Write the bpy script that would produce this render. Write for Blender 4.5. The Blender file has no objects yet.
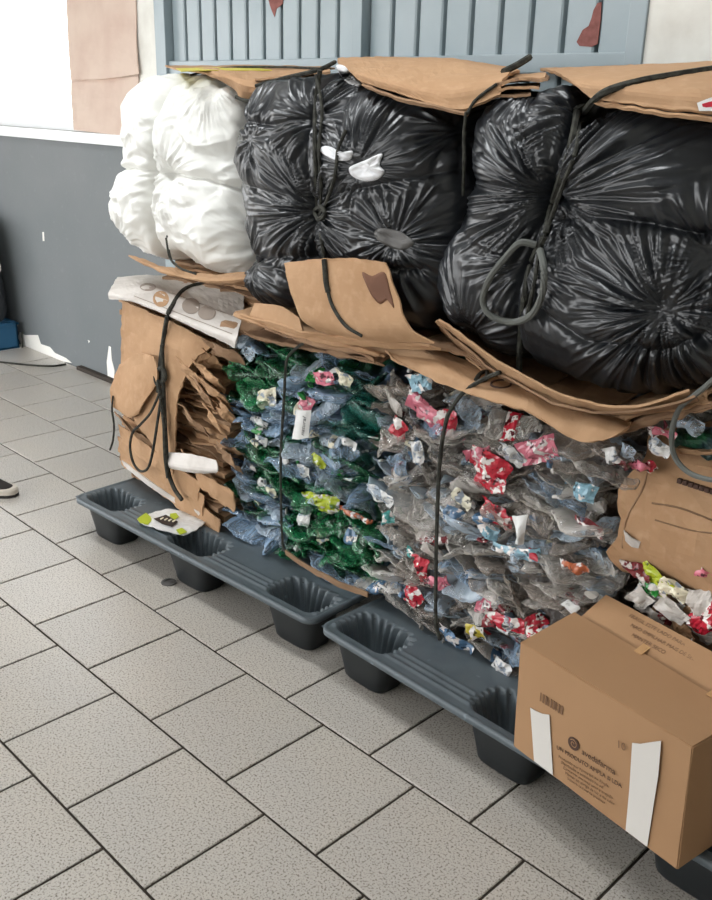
import bpy, bmesh, math, random
import numpy as np
from mathutils import Vector, Matrix
from mathutils.bvhtree import BVHTree

C = bpy.context.scene
COL = C.collection
random.seed(11)
RNG = np.random.default_rng(11)

# ------------------------------------------------------------------ camera
CAM = np.array([2.37268, -0.78436, 1.57152])
FPX = 936.56
RM = np.array([[0.7017034, 0.7120744, 0.0237125],
               [0.2632943, -0.2282460, -0.9373259],
               [-0.6620335, 0.6639682, -0.3476462]])      # rows: right, down, forward
cd = bpy.data.cameras.new('camera')
cam = bpy.data.objects.new('camera', cd)
COL.objects.link(cam)
mw = Matrix.Identity(4)
for i in range(3):
    mw[i][0] = RM[0][i]; mw[i][1] = -RM[1][i]; mw[i][2] = -RM[2][i]; mw[i][3] = CAM[i]
cam.matrix_world = mw
cd.sensor_fit = 'VERTICAL'; cd.sensor_height = 36.0; cd.lens = FPX * 36.0 / 900.0
cd.clip_start = 0.02; cd.clip_end = 200
C.camera = cam

# ------------------------------------------------------------------ light and exposure
C.view_settings.view_transform = 'Standard'
C.view_settings.look = 'None'
C.view_settings.gamma = 1.0
C.view_settings.use_curve_mapping = False
C.view_settings.exposure = 0.64
C.cycles.transparent_max_bounces = 24
C.cycles.use_denoising = True
world = bpy.data.worlds.new('overcast_sky'); C.world = world
world.use_nodes = True
bg = world.node_tree.nodes['Background']
bg.inputs[0].default_value = (0.97, 0.985, 1.0, 1)
bg.inputs[1].default_value = 3.6

def lamp(name, loc, rot, sx, sy, watts, col=(1, 1, 1)):
    d = bpy.data.lights.new(name, 'AREA'); d.shape = 'RECTANGLE'; d.size = sx; d.size_y = sy
    d.energy = watts; d.color = col
    o = bpy.data.objects.new(name, d); COL.objects.link(o); o.location = loc; o.rotation_euler = rot
    return o
# unseen area lamps added overhead to brighten the upward faces
lamp('overhead_fill', (-1.0, 0.3, 3.25), (0, 0, 0), 1.3, 0.25, 24, (0.95, 0.98, 1.0))
lamp('overhead_fill', (1.1, 0.7, 3.25), (0, 0, 0), 1.3, 0.25, 16, (0.95, 0.98, 1.0))

# ------------------------------------------------------------------ measuring helpers
def ray(px, py):
    return RM.T @ np.array([(px - 356.0) / FPX, (py - 450.0) / FPX, 1.0])
def at(px, py, y):            # the point of the upright plane Y = y that was measured at this place of the photo
    d = ray(px, py); return CAM + d * (y - CAM[1]) / d[1]
def at_z(px, py, z):
    d = ray(px, py); return CAM + d * (z - CAM[2]) / d[2]
def on(bvh, px, py, off=0.006, y=1.05):   # nearest point of a built surface, lifted a little off it
    d = Vector(ray(px, py)).normalized()
    h, n, i, dist = bvh.ray_cast(Vector(CAM), d)
    if h is None: return at(px, py, y)
    return np.array(h - d * off)

# ------------------------------------------------------------------ noise
_P = np.random.default_rng(5).permutation(256); _P = np.r_[_P, _P, _P]
_G = np.random.default_rng(6).normal(size=(256, 3)); _G /= np.linalg.norm(_G, axis=1)[:, None]
def pnoise(p):
    p = np.asarray(p, float); i = np.floor(p).astype(int); f = p - i; i &= 255
    u = f * f * f * (f * (f * 6 - 15) + 10); r = 0
    for a in (0, 1):
        for b in (0, 1):
            for c in (0, 1):
                g = _G[_P[_P[_P[i[:, 0] + a] + i[:, 1] + b] + i[:, 2] + c]]
                w = (u[:, 0] if a else 1 - u[:, 0]) * (u[:, 1] if b else 1 - u[:, 1]) * (u[:, 2] if c else 1 - u[:, 2])
                r = r + w * (g[:, 0] * (f[:, 0] - a) + g[:, 1] * (f[:, 1] - b) + g[:, 2] * (f[:, 2] - c))
    return r * 1.6
def fbm(p, o=4):
    r = 0; a = 1.0; p = np.asarray(p, float)
    for k in range(o):
        r = r + a * pnoise(p * 2 ** k + 17.3 * k); a *= 0.5
    return r
def ridged(p, o=3):
    r = 0; a = 1.0
    for k in range(o):
        r = r + a * (1 - np.abs(pnoise(p * 2 ** k + 9.1 * k)) * 2.2); a *= 0.5
    return r
def n3(x, y, z, s=1.0): return float(pnoise(np.array([[x * s, y * s, z * s]]))[0])

# ------------------------------------------------------------------ materials
def lin(c):
    return tuple(((v / 255) / 12.92 if v / 255 <= .04045 else ((v / 255 + .055) / 1.055) ** 2.4) for v in c[:3]) + (1,)
def mat(name, rgb, rough=0.6, spec=0.4, metal=0.0, noise=None, bump=None, rand=0.0, coords='Object'):
    """noise = (scale, second rgb, lo, hi); bump = (scale, strength, distance); rgb are sRGB 0-255 albedos"""
    m = bpy.data.materials.new(name); m.use_nodes = True
    nt = m.node_tree; b = nt.nodes['Principled BSDF']
    b.inputs['Roughness'].default_value = rough; b.inputs['Metallic'].default_value = metal
    b.inputs['Specular IOR Level'].default_value = spec
    b.inputs['Base Color'].default_value = lin(rgb)
    tc = nt.nodes.new('ShaderNodeTexCoord')
    out = None
    if noise:
        for k, (sc, rgb2, lo, hi) in enumerate(noise if isinstance(noise, list) else [noise]):
            n = nt.nodes.new('ShaderNodeTexNoise'); n.inputs['Scale'].default_value = sc; n.inputs['Detail'].default_value = 5
            nt.links.new(tc.outputs[coords], n.inputs['Vector'])
            r = nt.nodes.new('ShaderNodeValToRGB'); r.color_ramp.elements[0].position = lo; r.color_ramp.elements[1].position = hi
            nt.links.new(n.outputs['Fac'], r.inputs['Fac'])
            x = nt.nodes.new('ShaderNodeMix'); x.data_type = 'RGBA'
            nt.links.new(r.outputs['Color'], x.inputs['Factor'])
            if out: nt.links.new(out, x.inputs[6])
            else: x.inputs[6].default_value = lin(rgb)
            x.inputs[7].default_value = lin(rgb2); out = x.outputs[2]
    if rand:
        oi = nt.nodes.new('ShaderNodeObjectInfo'); hs = nt.nodes.new('ShaderNodeHueSaturation')
        mr = nt.nodes.new('ShaderNodeMapRange'); mr.inputs[3].default_value = 1 - rand; mr.inputs[4].default_value = 1 + rand
        nt.links.new(oi.outputs['Random'], mr.inputs[0]); nt.links.new(mr.outputs[0], hs.inputs['Value'])
        if out: nt.links.new(out, hs.inputs['Color'])
        else: hs.inputs['Color'].default_value = lin(rgb)
        out = hs.outputs['Color']
    if out: nt.links.new(out, b.inputs['Base Color'])
    if bump:
        n = nt.nodes.new('ShaderNodeTexNoise'); n.inputs['Scale'].default_value = bump[0]; n.inputs['Detail'].default_value = bump[3] if len(bump) > 3 else 6
        nt.links.new(tc.outputs[coords], n.inputs['Vector'])
        bm_ = nt.nodes.new('ShaderNodeBump'); bm_.inputs['Strength'].default_value = bump[1]; bm_.inputs['Distance'].default_value = bump[2]
        nt.links.new(n.outputs['Fac'], bm_.inputs['Height']); nt.links.new(bm_.outputs[0], b.inputs['Normal'])
    return m
def film(name, rgb, lo=0.35, hi=0.95, rough=0.07, rand=0.3):
    """see-through crushed PET: clear face-on, denser at grazing angles"""
    m = mat(name, rgb, rough, 1.0, rand=rand, bump=(80, .4, .006, 2))
    nt = m.node_tree; b = nt.nodes['Principled BSDF']
    lw = nt.nodes.new('ShaderNodeLayerWeight'); lw.inputs['Blend'].default_value = 0.55
    mr = nt.nodes.new('ShaderNodeMapRange'); mr.inputs[3].default_value = lo; mr.inputs[4].default_value = hi
    nt.links.new(lw.outputs['Facing'], mr.inputs[0]); nt.links.new(mr.outputs[0], b.inputs['Alpha'])
    return m

M = {}
M['tile'] = mat('granite_floor_tile', (186, 181, 174), 0.29, 0.5, rand=0.04,
                noise=[(3.0, (190, 183, 173), .35, .7), (190.0, (112, 103, 92), .50, .66), (330.0, (196, 192, 187), .55, .70)], bump=(160, .06, .002))
M['grout'] = mat('dark_grout', (56, 49, 42), 0.9)
M['dado'] = mat('dark_grey_wall_paint', (110, 114, 116), 0.55, 0.35, noise=[(2.0, (103, 109, 111), .35, .7), (30, (115, 119, 121), .62, .8)], bump=(60, .15, .004))
M['wall'] = mat('white_wall_paint', (226, 225, 218), 0.8, 0.3, noise=(6, (205, 202, 194), .45, .75), bump=(30, .2, .006))
M['plaster'] = mat('bare_plaster', (232, 230, 224), 0.9)
M['ceiling'] = mat('ceiling_white', (210, 212, 212), 0.9)
M['frame'] = mat('white_window_frame', (235, 237, 238), 0.5)
M['gate'] = mat('blue_grey_gate_paint', (143, 155, 160), 0.33, 0.5, noise=(5, (134, 148, 153), .35, .7), bump=(12, .1, .01))
M['gate_dark'] = mat('gate_recess_dark', (58, 72, 80), 0.6)  # darker tone for the sheet behind the slats
M['rust'] = mat('red_oxide_patch', (134, 84, 78), 0.8, noise=(40, (112, 66, 60), .4, .7))
M['card'] = mat('brown_cardboard', (178, 143, 110), 0.8, 0.2, rand=0.07, noise=[(4, (168, 132, 99), .35, .7), (40, (184, 150, 118), .5, .8)], bump=(90, .12, .003))
M['card_dark'] = mat('weathered_cardboard', (150, 121, 95), 0.85, 0.2, rand=0.12, noise=[(9, (126, 99, 77), .4, .75)], bump=(60, .2, .004))
M['card_edge'] = mat('cardboard_flute_edge', (150, 116, 82), 0.9, 0.1, rand=.1)
M['card_window'] = mat('pale_pinkish_cardboard', (208, 188, 174), 0.85, 0.2, noise=(5, (196, 172, 159), .4, .7))  # paler and pinker than the other cardboard
M['card_box'] = mat('carton_board', (164, 128, 94), 0.72, 0.25, noise=[(3, (156, 121, 88), .35, .7)], bump=(120, .05, .002))
M['card_stain'] = mat('damp_stain', (104, 68, 48), 0.7, noise=(14, (128, 88, 64), .45, .7))
M['card_white'] = mat('white_printed_cardboard', (206, 200, 194), 0.6, 0.3, noise=[(7, (176, 168, 160), .45, .7)])
M['print_grey'] = mat('faded_grey_print', (150, 138, 128), 0.7)
M['ink'] = mat('brown_box_ink', (72, 50, 40), 0.75)
M['ink_faint'] = mat('faint_box_ink', (118, 88, 64), 0.75)
M['tape'] = mat('white_paper_tape', (206, 202, 196), 0.5, 0.3)
M['tape_clear'] = mat('clear_parcel_tape', (190, 150, 106), 0.25, 0.5)
M['tape_yellow'] = mat('yellow_tape', (200, 188, 70), 0.5)
M['rope'] = mat('dark_strapping_cord', (66, 66, 60), 0.8, 0.2, noise=(60, (44, 44, 40), .4, .6))
M['rope_pale'] = mat('grey_cord', (98, 100, 96), 0.8, 0.2)
M['bag_black'] = mat('black_bin_bag_film', (30, 33, 37), 0.30, 0.62, bump=(18, .06, .010, 1))
M['bag_white'] = mat('white_plastic_film', (226, 226, 221), 0.42, 0.45, bump=(16, .10, .012, 2))
M['scrap_white'] = mat('white_film_scrap', (225, 226, 228), 0.4)
M['scrap_grey'] = mat('grey_film_scrap', (92, 90, 88), 0.5)
M['pallet'] = mat('slate_grey_pallet_plastic', (84, 93, 98), 0.42, 0.45, noise=[(16, (75, 84, 89), .4, .7), (26, (130, 142, 150), .66, .80)], bump=(70, .1, .003))
M['foot'] = mat('black_pallet_plastic', (27, 31, 33), 0.45, 0.4)
M['pet_blue'] = film('bluish_pet', (138, 162, 186), .22, .95)
M['pet_ice'] = film('pale_blue_pet', (190, 206, 220), .18, .9)
M['pet_green'] = film('green_pet', (26, 100, 60), .45, .98)
M['pet_teal'] = film('teal_green_pet', (28, 90, 80), .45, .98)
M['pet_clear'] = film('clear_pet', (198, 193, 186), .14, .9)
M['pet_smoke'] = film('smoky_clear_pet', (160, 150, 141), .2, .92)
M['core_green'] = mat('packed_green_blue_plastic', (30, 62, 62), 0.4, 0.5, noise=[(9, (24, 84, 52), .45, .55), (14, (86, 104, 130), .5, .62)], bump=(40, .6, .02))
M['core_clear'] = mat('packed_clear_plastic', (104, 96, 90), 0.4, 0.5, noise=[(12, (62, 56, 52), .45, .6), (22, (150, 148, 146), .55, .68)], bump=(40, .6, .02))
for nme, c in dict(red=(176, 34, 52), pink=(206, 112, 130), white=(214, 214, 212), yellow=(196, 178, 62), lime=(172, 186, 44), blue=(82, 114, 146), teal=(72, 146, 142),
                   orange=(170, 92, 58), cyan=(124, 162, 178), maroon=(120, 40, 46), cream=(220, 214, 190), black=(30, 30, 34), green=(40, 140, 60)).items():
    M['l_' + nme] = mat(nme + '_label', c, 0.3, 0.5)
    M['p_' + nme] = mat(nme + '_printed_label', c, 0.22, 0.6, rand=.18, coords='Object', noise=[(34, (222, 216, 212) if nme not in ('white', 'cream') else (150, 160, 172), .55, .58), (52, tuple(int(v * .45) for v in c), .60, .63)], bump=(70, .3, .004, 2))
M['blue_plastic'] = mat('blue_plastic', (38, 92, 128), 0.5)
M['dark_plastic'] = mat('charcoal_plastic', (50, 52, 56), 0.5, bump=(30, .3, .01))
M['rubber'] = mat('shoe_sole', (196, 188, 176), 0.7)
M['shoe'] = mat('dark_shoe_fabric', (44, 40, 38), 0.8)
M['glass'] = None
def glass():
    m = bpy.data.materials.new('window_glass'); m.use_nodes = True; nt = m.node_tree; nt.nodes.clear()
    o = nt.nodes.new('ShaderNodeOutputMaterial'); t = nt.nodes.new('ShaderNodeBsdfTransparent'); g = nt.nodes.new('ShaderNodeBsdfGlossy')
    g.inputs['Roughness'].default_value = .02; f = nt.nodes.new('ShaderNodeMapRange'); lw = nt.nodes.new('ShaderNodeLayerWeight'); f.inputs[3].default_value = .03; f.inputs[4].default_value = .35; nt.links.new(lw.outputs['Facing'], f.inputs[0]); x = nt.nodes.new('ShaderNodeMixShader')
    nt.links.new(f.outputs[0], x.inputs[0]); nt.links.new(t.outputs[0], x.inputs[1]); nt.links.new(g.outputs[0], x.inputs[2]); nt.links.new(x.outputs[0], o.inputs[0])
    return m
M['glass'] = glass()

# ------------------------------------------------------------------ mesh helpers
def T3(o):                                    # world offset of an object made by these helpers
    v = Vector((0, 0, 0))
    while o: v += o.location; o = o.parent
    return np.array(v)
def link(name, me, material, parent=None, kind=None, smooth=False):
    o = bpy.data.objects.new(name, me); COL.objects.link(o)
    if material: 
        for mm in (material if isinstance(material, (list, tuple)) else [material]): me.materials.append(mm)
    if parent: o.parent = parent
    if kind: o['kind'] = kind
    if smooth: me.shade_smooth()
    return o
def obj(name, verts, faces, material, parent=None, kind=None, smooth=False):   # verts in world space
    v = np.asarray(verts, float)
    if parent is not None: v = v - T3(parent)
    me = bpy.data.meshes.new(name); me.from_pydata([tuple(p) for p in v], [], faces); me.update()
    return link(name, me, material, parent, kind, smooth)
def grid_obj(name, V, F, material, parent=None, kind=None, smooth=True):       # V n x 3 array, F m x 4 int array
    v = np.asarray(V, float)
    if parent is not None: v = v - T3(parent)
    me = bpy.data.meshes.new(name); nf = len(F)
    me.vertices.add(len(v)); me.vertices.foreach_set('co', v.ravel())
    me.loops.add(nf * 4); me.loops.foreach_set('vertex_index', F.ravel())
    me.polygons.add(nf); me.polygons.foreach_set('loop_start', np.arange(nf) * 4)
    me.update(calc_edges=True); me.validate()
    return link(name, me, material, parent, kind, smooth)
def thing(name, label, cat, loc=(0, 0, 0), group=None, kind=None):
    o = bpy.data.objects.new(name, None); COL.objects.link(o); o.location = loc; o.empty_display_size = .1
    if label: o['label'] = label
    if cat: o['category'] = cat
    if group: o['group'] = group
    if kind: o['kind'] = kind
    bpy.context.view_layer.update()
    return o
def tag(o, label, cat, group=None):
    o['label'] = label; o['category'] = cat
    if group: o['group'] = group
    return o
def box(lo, hi, bevel=0.0):                   # verts, faces
    x0, y0, z0 = lo; x1, y1, z1 = hi
    if bevel <= 0:
        v = [(x0, y0, z0), (x1, y0, z0), (x1, y1, z0), (x0, y1, z0), (x0, y0, z1), (x1, y0, z1), (x1, y1, z1), (x0, y1, z1)]
        return v, [(0, 3, 2, 1), (4, 5, 6, 7), (0, 1, 5, 4), (1, 2, 6, 5), (2, 3, 7, 6), (3, 0, 4, 7)]
    bm = bmesh.new(); bmesh.ops.create_cube(bm, size=1)
    for q in bm.verts: q.co = Vector(((x0 + x1) / 2 + q.co.x * (x1 - x0), (y0 + y1) / 2 + q.co.y * (y1 - y0), (z0 + z1) / 2 + q.co.z * (z1 - z0)))
    bmesh.ops.bevel(bm, geom=bm.edges[:], offset=bevel, segments=2, affect='EDGES', profile=.6)
    v = [tuple(q.co) for q in bm.verts]; f = [[q.index for q in fa.verts] for fa in bm.faces]; bm.free(); return v, f
def join(*parts):
    V = []; F = []
    for v, f in parts:
        n = len(V); V += [tuple(p) for p in v]; F += [tuple(i + n for i in fa) for fa in f]
    return V, F
def catmull(P, n, closed=False):
    P = np.asarray(P, float); m = len(P)
    if m == 1: return np.repeat(P, n, 0)
    seg = m if closed else m - 1
    t = np.linspace(0, seg, n, endpoint=not closed); i = np.minimum(t.astype(int), seg - 1); f = (t - i)
    f = f.reshape((-1,) + (1,) * (P.ndim - 1))
    g = (lambda k: P[k % m]) if closed else (lambda k: np.where(((k < 0)).reshape(f.shape), 2 * P[0] - P[min(1, m - 1)], np.where((k > m - 1).reshape(f.shape), 2 * P[-1] - P[max(m - 2, 0)], P[np.clip(k, 0, m - 1)])))
    p0, p1, p2, p3 = g(i - 1), g(i), g(i + 1), g(i + 2)
    return .5 * (2 * p1 + (p2 - p0) * f + (2 * p0 - 5 * p1 + 4 * p2 - p3) * f ** 2 + (3 * p1 - p0 - 3 * p2 + p3) * f ** 3)
def tube(pts, r, n=None, sides=6, closed=False, wob=0.0):
    n = n or max(8, len(pts) * 6); P = catmull(pts, n, closed)
    if wob: P = P + wob * np.c_[pnoise(P * 25), pnoise(P * 25 + 50), pnoise(P * 25 + 90)]
    V = []; F = []; up = np.array([.13, .2, .97])
    for k in range(n):
        a = P[(k + 1) % n] if closed or k < n - 1 else P[k]; b = P[k - 1] if closed or k > 0 else P[k]
        t = a - b; t /= (np.linalg.norm(t) + 1e-9); s = np.cross(t, up); s /= (np.linalg.norm(s) + 1e-9); u = np.cross(s, t)
        for q in range(sides):
            an = 2 * math.pi * q / sides; V.append(P[k] + r * (math.cos(an) * s + math.sin(an) * u))
    for k in range(n if closed else n - 1):
        for q in range(sides):
            F.append((k * sides + q, k * sides + (q + 1) % sides, ((k + 1) % n) * sides + (q + 1) % sides, ((k + 1) % n) * sides + q))
    if not closed:
        F.append(tuple(range(sides))[::-1]); F.append(tuple((n - 1) * sides + q for q in range(sides)))
    return V, F
def sheet(rows, th=0.005, nu=24, nv=12, amp=0.004, fr=9.0, tear=0.0, seed=0.0, lin_rows=False):
    """a thick sheet through rows of points (each row the same count): verts, faces"""
    R_ = np.array([catmull(r, nu) for r in rows]); G = catmull(R_, nv)        # nv x nu x 3
    du = np.gradient(G, axis=1); dv = np.gradient(G, axis=0); N = np.cross(du, dv); N /= (np.linalg.norm(N, axis=2, keepdims=True) + 1e-9)
    if N[..., 1].mean() + 0.0 * N[..., 2].mean() > 0 and abs(N[..., 1].mean()) > abs(N[..., 2].mean()): N = -N
    elif abs(N[..., 2].mean()) >= abs(N[..., 1].mean()) and N[..., 2].mean() < 0: N = -N
    q = G.reshape(-1, 3); d = amp * fbm(q * fr + seed, 3).reshape(nv, nu, 1); G = G + N * d
    if tear:
        e = np.zeros((nv, nu)); e[0] = 1; e[-1] = 1; e[:, 0] = 1; e[:, -1] = 1
        G = G + e[..., None] * tear * np.stack([pnoise(q * 31 + seed), pnoise(q * 31 + 40 + seed), pnoise(q * 31 + 80 + seed)], 1).reshape(nv, nu, 3)
    V = np.r_[(G + N * th / 2).reshape(-1, 3), (G - N * th / 2).reshape(-1, 3)]; F = []; K = nu * nv
    for i in range(nv - 1):
        for j in range(nu - 1):
            a, b, c, d_ = i * nu + j, i * nu + j + 1, (i + 1) * nu + j + 1, (i + 1) * nu + j
            F.append((a, b, c, d_)); F.append((K + a, K + d_, K + c, K + b))
    rim = [j for j in range(nu)] + [i * nu + nu - 1 for i in range(1, nv)] + [(nv - 1) * nu + j for j in range(nu - 2, -1, -1)] + [i * nu for i in range(nv - 2, 0, -1)]
    for k in range(len(rim)):
        a, b = rim[k], rim[(k + 1) % len(rim)]; F.append((a, K + a, K + b, b))
    return V, F
def plate(poly, n, th):                       # flat polygon of 3D points given thickness th along n (outwards)
    P = np.asarray(poly, float); n = np.asarray(n, float); k = len(P)
    V = np.r_[P + n * th, P]; F = [tuple(range(k)), tuple(range(2 * k - 1, k - 1, -1))]
    for i in range(k): F.append((i, k + i, k + (i + 1) % k, (i + 1) % k))
    return V, F
def bvh_of(*obs):
    V = []; F = []
    for o in obs:
        off = T3(o); n = len(V); V += [Vector(v.co) + Vector(off) for v in o.data.vertices]; F += [[i + n for i in p.vertices] for p in o.data.polygons]
    return BVHTree.FromPolygons(V, F)

# ================================================================== SETTING
T = 0.33
WY = 1.95
FX0, FX1, FY0 = -5.6, 4.2, -5.0
floor = obj('floor', *box((FX0, FY0, -0.15), (FX1, WY + .1, -0.004)), M['grout'], kind='structure')
def tile_mesh():
    h = T / 2 - 0.0036; b = 0.0025; V = []; F = []
    for (s, z) in ((h, -0.012), (h, -0.0015), (h - b, 0.0)):
        V += [(-s, -s, z), (s, -s, z), (s, s, z), (-s, s, z)]
    for k in (0, 4):
        for i in range(4): F.append((k + i, k + (i + 1) % 4, k + 4 + (i + 1) % 4, k + 4 + i))
    F.append((8, 9, 10, 11)); return V, F
tm = bpy.data.meshes.new('tile'); tv, tf = tile_mesh(); tm.from_pydata(tv, [], tf); tm.materials.append(M['tile'])
offs = {-4: .09, -3: .57, -2: .04, -1: .51, 0: 0.0, 1: -1.4667, 2: -2.9448, 3: -5.4556, 4: -5.8991, 5: -6.41}
for r in range(-3, 6):
    o0 = offs[r] % 1.0
    for k in range(-17 if r >= 1 else -13, 9):
        x = (k + o0 + .5) * T
        if x + T / 2 > 2.9 or x - T / 2 < -5.2: continue
        yc = (r + .5) * T
        ys = 1.0
        if yc + T / 2 > WY: ys = (WY - yc + T / 2) / T; yc = (WY + yc - T / 2) / 2
        if r < 0 and (x > 2.5): continue
        t = bpy.data.objects.new('floor_tile', tm); COL.objects.link(t); t.parent = floor
        t.location = (x, yc, RNG.uniform(-.0004, .0004)); t.rotation_euler = (0, 0, [0, math.pi][random.randrange(2)]); t.scale = (1, ys, 1)
# back wall with a window and the gate opening
DZ = 1.333
CEIL = 3.3
WX0, WX1, WZ0, WZ1 = -5.3, -2.00, 1.385, 2.75      # window opening
GX0, GX1, GZ1 = -1.765, 0.815, 2.9                 # gate opening
wb = obj('wall_back', *join(box((FX0, WY, DZ), (WX0, WY + .2, CEIL)), box((WX0, WY, DZ), (WX1, WY + .2, WZ0)), box((WX0, WY, WZ1), (WX1, WY + .2, CEIL)),
         box((WX1, WY, DZ), (GX0, WY + .2, CEIL)), box((GX0, WY, GZ1), (GX1, WY + .2, CEIL)), box((GX1, WY, DZ), (FX1, WY + .2, CEIL))), M['wall'], kind='structure')
obj('painted_dado', *join(box((FX0, WY, -.1), (GX0, WY + .2, DZ)), box((GX1, WY, -.1), (FX1, WY + .2, DZ))), M['dado'], wb)
obj('ceiling', *box((FX0, FY0, CEIL), (FX1, WY + .2, CEIL + .15)), M['ceiling'], kind='structure')
obj('wall_right', *box((FX1, FY0, -.1), (FX1 + .15, WY + .2, CEIL)), M['wall'], kind='structure')
obj('wall_left', *join(box((FX0 - .15, .6, -.1), (FX0, WY + .2, CEIL)), box((FX0 - .15, FY0, 2.7), (FX0, .6, CEIL))), M['wall'], kind='structure')
obj('wall_light_blocker', *join(box((1.2, FY0 - .15, -.1), (FX1 + .15, FY0, CEIL)), box((FX0, FY0 - .15, 2.9), (1.2, FY0, CEIL))), M['wall'], kind='structure')  # unseen wall added to hold back daylight from the bale fronts
obj('ground_outside', *box((-30, -30, -.25), (30, 30, -.16)), M['tile'], kind='structure')
# peeled paint at the wall foot
def wall_poly(name, pts, m, parent, th=.002, y=WY):
    v, f = plate([at(px, py, y) for px, py in pts], (0, -1, 0), th); return obj(name, v, f, m, parent)
for pts in ([(18, 337), (20, 332), (25, 335), (38, 335), (41, 344), (50, 347), (55, 353), (66, 358), (72, 363), (60, 361), (40, 352), (22, 345)],
            [(108, 377), (107, 362), (109, 346), (111, 347), (112, 360), (115, 371), (114, 381)],
            [(42.5, 232), (44, 232), (44.5, 241), (43, 241)], [(88, 340), (90, 341), (89, 343)]):
    wall_poly('bare_plaster_patch', pts, M['plaster'], wb)
obj('baseboard_back', *join(box((-2.75, WY - .035, 0), (-1.2, WY, .022))), M['grout'], kind='structure')
# window
w1 = thing('window_1', None, None, ((WX0 + WX1) / 2, WY + .1, WZ0), kind='structure')
fw = .05
obj('window_frame', *join(box((WX0, WY + .06, WZ0), (WX1, WY + .12, WZ0 + fw)), box((WX0, WY + .06, WZ1 - fw), (WX1, WY + .12, WZ1)), box((WX0, WY + .06, WZ0), (WX0 + fw, WY + .12, WZ1)), box((WX1 - fw, WY + .06, WZ0), (WX1, WY + .12, WZ1))), M['frame'], w1)
for k in range(2):
    a = (WX0, -3.9)[k]; b = (-3.9, WX1)[k]
    obj('window_pane', *box((a + .02, WY + .085, WZ0 + .03), (b - .02, WY + .091, WZ1 - .03)), M['glass'], w1)
    if k: obj('window_mullion', *box((a - .025, WY + .062, WZ0 + fw), (a + .025, WY + .118, WZ1 - fw)), M['frame'], w1)
obj('window_sill', *box((WX0 - .03, WY - .03, WZ0 - .055), (WX1 + .03, WY + .06, WZ0), .004), M['frame'], w1)
# cardboard shutter standing in the window
cw = thing('cardboard_screen', 'pale pinkish cardboard panel blocking the bright window beside the gate', 'cardboard', (-2.3, WY - .012, WZ0))
obj('upper_sheet', *sheet([[at(66, -40, WY - .01), at(100, -40, WY - .012), at(136, -40, WY - .01)], [at(68, 30, WY - .01), at(100, 30, WY - .016), at(136, 30, WY - .01)], [at(71, 80, WY - .02), at(105, 79, WY - .03), at(139, 74, WY - .02)]], .006, 24, 20, .004, 7, .002), M['card_window'], cw, smooth=False)
obj('lower_sheet', *sheet([[at(71, 76, WY - .006), at(105, 76, WY - .008), at(139, 70, WY - .006)], [at(72, 105, WY - .008), at(102, 105, WY - .012), at(137, 105, WY - .008)], [at(74, 130, WY - .008), at(100, 133, WY - .012), at(134, 137, WY - .008)]], .006, 24, 14, .004, 9, .003, 5), M['card_window'], cw, smooth=False)
# gate of vertical metal slats
gate = thing('door_1', None, None, ((GX0 + GX1) / 2, WY + .05, 0), kind='structure')
obj('backing_sheet', *box((GX0, WY + .059, 0), (GX1, WY + .085, GZ1)), M['gate_dark'], gate)
for nme, a, b in (('jamb', GX0, GX0 + .085), ('jamb', GX1 - .06, GX1), ('centre_post', -.428, -.372)):
    obj(nme, *box((a, WY - .01, 0), (b, WY + .08, GZ1), .004), M['gate'], gate)
RZ0, RZ1 = 1.675, 1.735
for a, b in ((GX0 + .085, -.428), (-.372, GX1 - .06)):
    obj('rail', *box((a, WY + .005, RZ0), (b, WY + .075, RZ1), .004), M['gate'], gate)
    obj('rail', *box((a, WY + .005, 2.8), (b, WY + .075, GZ1), .004), M['gate'], gate)
    n = 11 if a < -1 else 9
    w = (b - a) / n
    for k in range(n):
        for z0, z1 in ((RZ1, 2.8), (.02, RZ0)):
            g = .0045
            x0, x1 = a + k * w + g, a + (k + 1) * w - g
            # folded sheet slat: flat face with one returned lip
            v = []; prof = [(x0, .060), (x0 + .002, .034), (x0 + .008, .030), (x1 - .010, .027), (x1 - .003, .031), (x1, .060)]
            for z in (z0, z1): v += [(x, WY + d, z) for x, d in prof]
            f = [(i, i + 1, i + 7, i + 6) for i in range(5)] + [(5, 4, 3, 2, 1, 0), (6, 7, 8, 9, 10, 11)]
            obj('slat', v, f, M['gate'], gate)
for pts in ([(592, 18), (594, 10), (598, 3), (602, 2), (601, 20), (598, 44), (592, 47), (580, 46), (577, 42), (583, 30), (589, 26)], [(268, -4), (284, -6), (283, 4), (277, 9), (275, 17), (272, 10), (270, 4)]):
    wall_poly('rust_patch', pts, M['rust'], gate, .003, WY + .029)
# drain cover
nn = 24
v = [(-.105 + .026 * math.cos(2 * math.pi * k / nn), .80 + .026 * math.sin(2 * math.pi * k / nn), z) for z in (.0005, .004) for k in range(nn)] + [(-.105 + .017 * math.cos(2 * math.pi * k / nn), .80 + .017 * math.sin(2 * math.pi * k / nn), z) for z in (.004, .002) for k in range(nn)]
f = [(r * nn + k, r * nn + (k + 1) % nn, (r + 1) * nn + (k + 1) % nn, (r + 1) * nn + k) for r in range(3) for k in range(nn)] + [tuple(3 * nn + k for k in range(nn))]
dc = obj('drain_cover', v, f, M['scrap_grey']); tag(dc, 'small round metal drain cover set in a floor tile', 'drain cover')

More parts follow.
